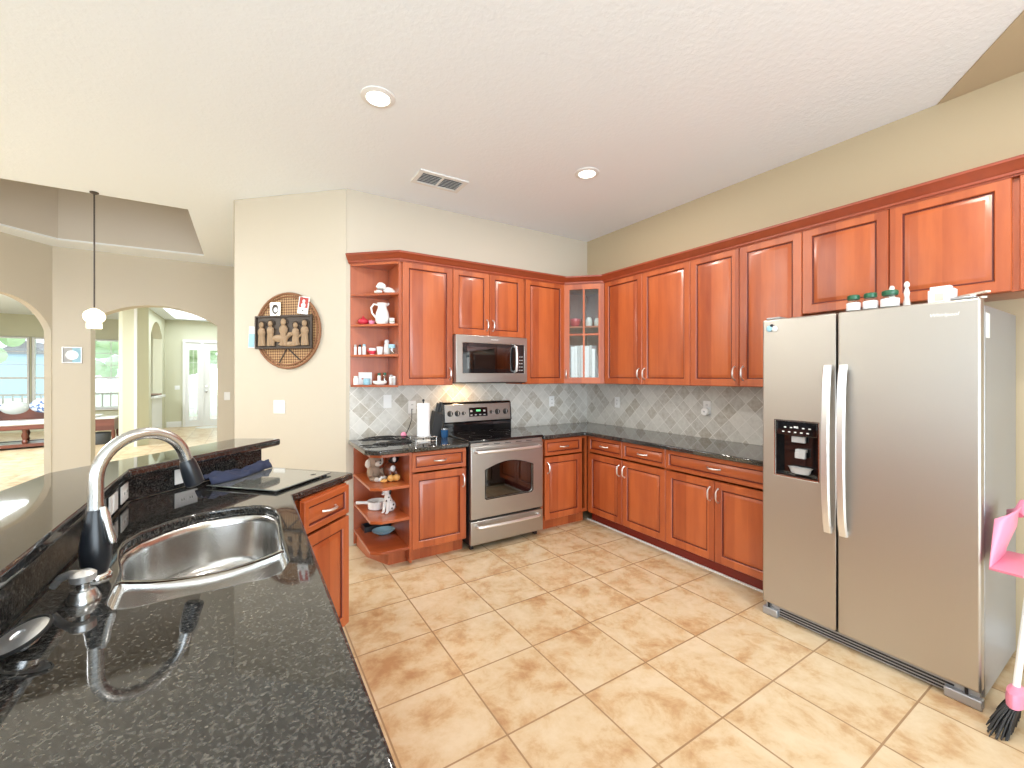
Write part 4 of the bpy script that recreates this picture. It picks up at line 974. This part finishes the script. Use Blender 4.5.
# ------------------------------------------------------------------ lower open shelf items
t = thing('plush_dog', 'beige plush puppy sitting on the top lower shelf', 'stuffed animal', (.868, 3.48, .618), math.radians(25)); t.scale = (.92, .92, .92)
part(MB().ell((0, 0, .07), (.060, .052, .068)).ell((-.04, -.05, .022), (.032, .045, .022)).ell((.045, -.05, .022), (.032, .045, .022)).tube([(-.045, -.03, .09), (-.07, -.05, .045)], [.022, .018], 10).tube([(.045, -.03, .09), (.07, -.05, .045)], [.022, .018], 10), 'body', 'beige_plush', t)
hd = part(MB().ell((0, -.01, .158), (.064, .055, .052)), 'head', 'beige_plush', t)
part(MB().ell((0, -.058, .145), (.030, .026, .024)), 'muzzle', 'white_plush', hd)
for s in (-1, 1): part(MB().ell((s*.068, -.01, .15), (.026, .018, .038)), 'ear', 'white_plush', hd)
part(MB().ell((0, -.086, .152), (.008, .006, .006)).ell((-.024, -.058, .172), .006).ell((.024, -.058, .172), .006), 'eye', 'black_matte', hd)
for s in (-1, 1): part(MB().ell((s*.04, -.09, .020), (.022, .020, .020)), 'paw', 'white_plush', t)
t = thing('animal_figurine', 'glossy dark brown and white dog figurine behind the round fruit', 'figurine', (.990, 3.45, .618), math.radians(15)); t.scale = (1.25, 1.25, 1.25)
part(MB().ell((0, 0, .055), (.045, .04, .052)).tube([(-.02, -.03, .05), (-.024, -.04, .008)], [.014, .012]).tube([(.02, -.03, .05), (.024, -.04, .008)], [.014, .012]), 'body', 'brown_glaze', t)
hd = part(MB().ell((.02, -.01, .125), (.036, .032, .030)), 'head', 'black_matte', t); part(MB().ell((.01, -.036, .128), (.012, .012, .018)), 'muzzle', 'ceramic', hd); part(MB().ell((-.012, -.01, .14), (.01, .01, .018)).ell((.052, -.01, .14), (.01, .01, .018)), 'ear', 'brown_glaze', hd)
part(MB().ell((0, -.035, .07), (.018, .010, .022)), 'chest', 'ceramic', t)
for i, (x, y, lab) in enumerate(((.968, 3.345, 'round yellow ceramic fruit at the front left on the top lower shelf'), (1.012, 3.34, 'round yellow ceramic fruit at the front right on the top lower shelf'))):
    t = thing('ceramic_fruit', lab, 'ornament', (x, y, .618)); part(MB().lathe([(.006, 0), (.022, .010), (.028, .028), (.022, .046), (.006, .053), (0, .050)], n=20), 'fruit_body', 'orange_glaze', t); part(MB().tube([(0, 0, .048), (.003, 0, .060)], .002, 6), 'stem', 'trunk', t)
tag(MB().tube([(-.03, -.012, .012), (-.012, -.02, .013), (.01, -.016, .014), (.026, .002, .018)], [.005, .013, .013, .004], 10).build('ceramic_banana', 'orange_glaze', loc=(.918, 3.36, .618)), 'small curved ceramic banana beside the round fruit', 'ornament')
t = thing('mouse_figurine', 'tiny white figurine between the plush puppy and the ceramic banana', 'figurine', (.892, 3.385, .618)); part(MB().ell((0, 0, .016), (.016, .014, .016)), 'body', 'ceramic', t); part(MB().ell((.012, -.01, .034), .011), 'head', 'ceramic', t)
t = thing('saucepan', 'white saucepan whose handle sticks out left on the middle lower shelf', 'saucepan', (.90, 3.52, .372))
part(MB().lathe([(.058, 0), (.066, .006), (.068, .062), (.072, .066), (.066, .066), (.062, .012), (0, .010)], n=32), 'pan_body', 'ceramic', t)
part(MB().tube([(-.064, .012, .052), (-.11, .03, .056), (-.150, .045, .056)], [.012, .011, .013], 10), 'handle', 'ceramic', t)
t = thing('dalmatian_figurine', 'white spotted sitting dalmatian figurine on the middle lower shelf', 'figurine', (.955, 3.37, .372), math.radians(30))
b_ = part(MB().ell((.025, 0, .045), (.045, .036, .045)).tube([(.02, 0, .05), (-.008, 0, .11), (-.012, 0, .15)], [.036, .030, .018], 14).tube([(-.02, -.018, .09), (-.03, -.02, .010)], [.014, .011], 10).tube([(-.02, .018, .09), (-.03, .02, .010)], [.014, .011], 10).ell((-.038, -.02, .008), (.016, .010, .008)).ell((-.038, .02, .008), (.016, .010, .008)).tube([(.06, 0, .02), (.085, .01, .04), (.08, .02, .065)], [.008, .006, .004], 8), 'body', 'ceramic', t)
hd = part(MB().ell((-.022, 0, .168), (.034, .026, .026)).ell((-.052, 0, .160), (.018, .014, .013)), 'head', 'ceramic', t); part(MB().ell((-.005, -.026, .165), (.012, .006, .022)).ell((-.005, .026, .165), (.012, .006, .022)).ell((-.068, 0, .164), .005), 'ear', 'black_matte', hd)
part(MB().ell((-.034, -.012, .10), (.006, .006, .008)).ell((.02, -.034, .06), (.008, .004, .008)).ell((-.006, -.027, .10), (.007, .004, .007)).ell((.045, -.030, .04), (.006, .005, .007)).ell((-.02, -.024, .125), (.006, .006, .006)).ell((.005, -.034, .035), (.006, .005, .006)), 'spots', 'black_matte', t)
t = thing('glass_dish', 'low blue glass dish on the bottom lower shelf', 'dish', (.97, 3.56, .145)); part(MB().lathe([(.045, 0), (.075, .022), (.08, .030), (.074, .028), (.05, .008), (0, .006)], n=28, sx=1.2), 'dish_wall', 'light_blue', t)
t = thing('baking_tray', 'dark tray with raised sides at the back of the bottom lower shelf', 'tray', (.955, 3.70, .145)); part(MB().prism([(-.12, -.055), (.1, -.055), (.1, .055), (-.12, .055)], 0, .045, holes=[[(-.112, -.047), (.092, -.047), (.092, .047), (-.112, .047)]]).box(-.112, -.047, 0, .092, .047, .005), 'tray_body', 'black_satin', t)
t = thing('glass_cup', 'clear glass cup standing behind the blue dish on the bottom lower shelf', 'glass', (1.0, 3.70, .1505)); part(MB().lathe([(.024, 0), (.032, .065), (.029, .065), (.021, .006), (0, .005)], n=20), 'glass_wall', 'clear_glass', t)

# ------------------------------------------------------------------ glass cabinet contents
zs = 1.971
t = thing('bowl', 'red bowl on the upper shelf behind the glass cabinet door', 'bowl', (2.985, 3.50, zs)); part(MB().lathe([(.035, 0), (.06, .03), (.066, .085), (.060, .085), (.054, .03), (0, .012)], n=28), 'bowl_wall', 'red_ceramic', t)
for i, (x, y, h, lab) in enumerate(((3.08, 3.385, .10, 'white rounded cup left of the pair behind the glass cabinet door'), (3.15, 3.33, .09, 'white rounded cup right of the pair behind the glass cabinet door'))):
    t = thing('cup', lab, 'cup', (x, y, zs)); part(MB().lathe([(.030, 0), (.036, .02), (.034, h*.7), (.020, h), (0, h)], n=20), 'cup_wall', 'ceramic', t)
gx = Vector((.7071, -.7071)); gy = Vector((.7071, .7071)); g0 = Vector((2.97, 3.34))+gy*.045
rr = random.Random(5)
names_ = ['leftmost', 'second from left', 'third from left', 'fourth from left', 'fifth from left', 'sixth from left', 'rightmost']
for i in range(7):
    w = [.038, .026, .032, .030, .052, .024, .034][i]; off = -.135+[0, .040, .068, .102, .134, .188, .214][i]+w/2-.002
    p = g0+gx*off; hh = .345+.04*rr.random()
    t = thing('binder', names_[i]+' of the upright white binders on the bottom shelf of the glass cabinet', 'binder', (p.x, p.y, UB+.019), -PI/4, 'white binders behind the glass door')
    part(MB().box(-w/2, 0, 0, w/2, .20, hh), 'cover', 'paper' if i not in (2, 5) else 'plastic_grey', t, bevel=.002); part(MB().box(-w/2+.003, -.001, .02, -w/2+.006, .0, hh-.03), 'spine_line', 'plastic_grey', t)

# ------------------------------------------------------------------ broom and dustpan by the refrigerator
bm_ = thing('broom', 'broom with pink head and black bristles leaning beside the refrigerator', 'broom', (2.685, .382, 0))
mb = MB(); rr = random.Random(2)
for i in range(110):
    a = rr.uniform(-1, 1); b = rr.uniform(-1, 1)
    mb.tube([(a*.045+.0, b*.014, .115), (a*.085-.02, b*.025+.02, .06), (a*.125-.03+rr.uniform(-.01, .01), b*.035+.035, .004)], [.004, .0035, .002], 5)
o = mb.build('bristles', 'black_matte', bm_); o['kind'] = 'stuff'
MB().lathe([(.02, .175), (.055, .16), (.062, .13), (.060, .105), (0, .105)][::-1], n=20, sx=1.1, sy=.45).build('broom_head', 'pink_plastic', bm_)
MB().tube([(0, 0, .165), (.13, -.03, .7), (.26, -.06, 1.25)], .011, 10).build('broom_handle', 'plastic_white', bm_)
dp = thing('dustpan', 'pink plastic dustpan clipped to the broom beside the refrigerator', 'dustpan', (2.80, .378, .635))
vs = []; NI = 14; NJ = 8
for i in range(NI+1):
    for j in range(NJ+1):
        u = i/NI; v = j/NJ; ww = .15-.03*u
        a = (v-.5)*2; vs.append((a*ww+.05*u, .10-.16*(1-abs(a)**3)*.35*u-.03, u*.20+(.045*(1-a*a) if u > .8 else 0)))
fs = [(i*(NJ+1)+j, (i+1)*(NJ+1)+j, (i+1)*(NJ+1)+j+1, i*(NJ+1)+j+1) for i in range(NI) for j in range(NJ)]
p_ = MB().add(vs, fs).build('pan', 'pink_plastic', dp, angle=70); s_ = p_.modifiers.new('solid', 'SOLIDIFY'); s_.thickness = .004
MB().prism([(-.15, 0), (.15, 0), (.17, .012), (-.16, .012)], -.02, .07, ax='y').build('lip', 'pink_plastic', dp)
MB().tube([(.10, .03, .20), (.16, .02, .25)], [.018, .014], 10).build('handle', 'pink_plastic', dp)

# ------------------------------------------------------------------ living room furniture seen through the arches
sf = thing('wooden_daybed', 'mahogany daybed with turned legs and pale seat seen through the left arch', 'sofa', (-4.05, 12.55, 0), math.radians(14))
MB().box(-1.3, -.35, .38, .95, .45, .47).build('seat_rail', 'mahogany', sf, bevel=.01)
MB().box(-1.28, -.36, .47, .93, .44, .535).build('seat_cushion', 'cream_cloth', sf, bevel=.02)
MB().box(.86, -.30, .47, .95, .42, .78).build('armrest', 'mahogany', sf, bevel=.015)
MB().box(-1.3, .41, .47, .86, .47, .80).build('backrest', 'mahogany', sf, bevel=.01)
for x in (-1.2, -.5, .25, .85):
    for y in (-.30, .40):
        MB().lathe([(.03, .10), (.045, .14), (.028, .18), (.05, .26), (.03, .33), (.045, .38)], (x, y, 0), 14).build('leg', 'mahogany', sf)
MB().box(-1.3, -.35, .04, .95, -.24, .10).box(-1.3, .34, .04, .95, .45, .10).box(-1.3, -.24, .05, .95, .34, .09).build('base_platform', 'mahogany', sf)
for i, (x, y, s, m, lab) in enumerate(((-.28, .22, 1, 'floral_cloth', 'blue and white floral cushion at the left on the daybed'), (.10, .02, .9, 'grey_cloth', 'grey cushion in front of the floral cushions on the daybed'), (.50, .22, 1, 'floral_cloth', 'blue and white floral cushion at the right on the daybed'), (-.78, .22, 1, 'cream_cloth', 'pale cushion at the far left on the daybed'))):
    M = Matrix.Rotation(math.radians(14), 4, 'Z') @ Vector((x, y, 0))
    o = MB().ell((0, 0, .15*s), (.22*s, .09, .15*s)).build('cushion', m, loc=(-4.05+M.x, 12.55+M.y, .675), rot=(math.radians(-8), 0, math.radians(14))); tag(o, lab, 'cushion', 'cushions on the daybed')
def floral():
    m = MATS['floral_cloth']; nt = m.node_tree; b = nt.nodes['Principled BSDF']
    n = noise(nt, coords(nt), 14, 2); nt.links.new(ramp(nt, n, [(.46, (.10, .17, .36)), (.52, (.78, .80, .82))]), b.inputs['Base Color'])
floral()
ct = thing('console_table', 'reddish brown wooden low table seen through the right arch', 'table', (-2.66, 12.40, 0))
MB().box(-.30, -.25, .54, .30, .25, .575).build('tabletop', 'cream_cloth', ct, bevel=.008); MB().box(-.28, -.23, .30, .28, .23, .54).build('apron', 'mahogany', ct)
for sx in (-1, 1):
    for sy in (-1, 1): MB().lathe([(.022, 0), (.03, .04), (.022, .10), (.035, .2), (.03, .30)], (sx*.26, sy*.2, 0), 12).build('leg', 'mahogany', ct)
bk = tag(MB().lathe([(.14, 0), (.18, .06), (.19, .24), (.18, .24), (.0, .20)], n=24).build('storage_basket', 'plastic_grey', loc=(-2.66, 12.38, 0)), 'dark grey basket under the low table through the right arch', 'basket')
bk.data.materials[0] = MATS['basket_dark']
t = thing('bowl', 'pale bowl on the low table seen through the right arch', 'bowl', (-2.7, 12.3, .575)); part(MB().lathe([(.04, 0), (.10, .04), (.13, .06), (.12, .06), (0, .02)], n=24), 'bowl_wall', 'ceramic', t)
# foyer niche ledge
t = thing('wall_ledge', 'white ledge in the arched foyer niche', 'ledge', (-1.93, 14.0, .95)); part(MB().box(-.30, -.78, -.06, .08, .80, 0), 'ledge_board', 'trim_white', t, bevel=.01)
part(MB().box(-.005, -.70, -.949, .012, .72, -.062), 'panel', 'trim_white', t)
tag(MB().box(-.12, -.16, 0, .06, .16, .045).build('wooden_box', 'beige_plush', loc=(-1.95, 14.3, .951), bevel=.005), 'small tan wooden box on the foyer ledge', 'box')
rug = tag(MB().prism([(.35*math.cos(2*PI*k/32), .30*math.sin(2*PI*k/32)) for k in range(32)], 0, .012).build('doormat', 'cream_cloth', loc=(-.85, 14.7, 0)), 'pale round mat on the floor at the front door', 'rug')
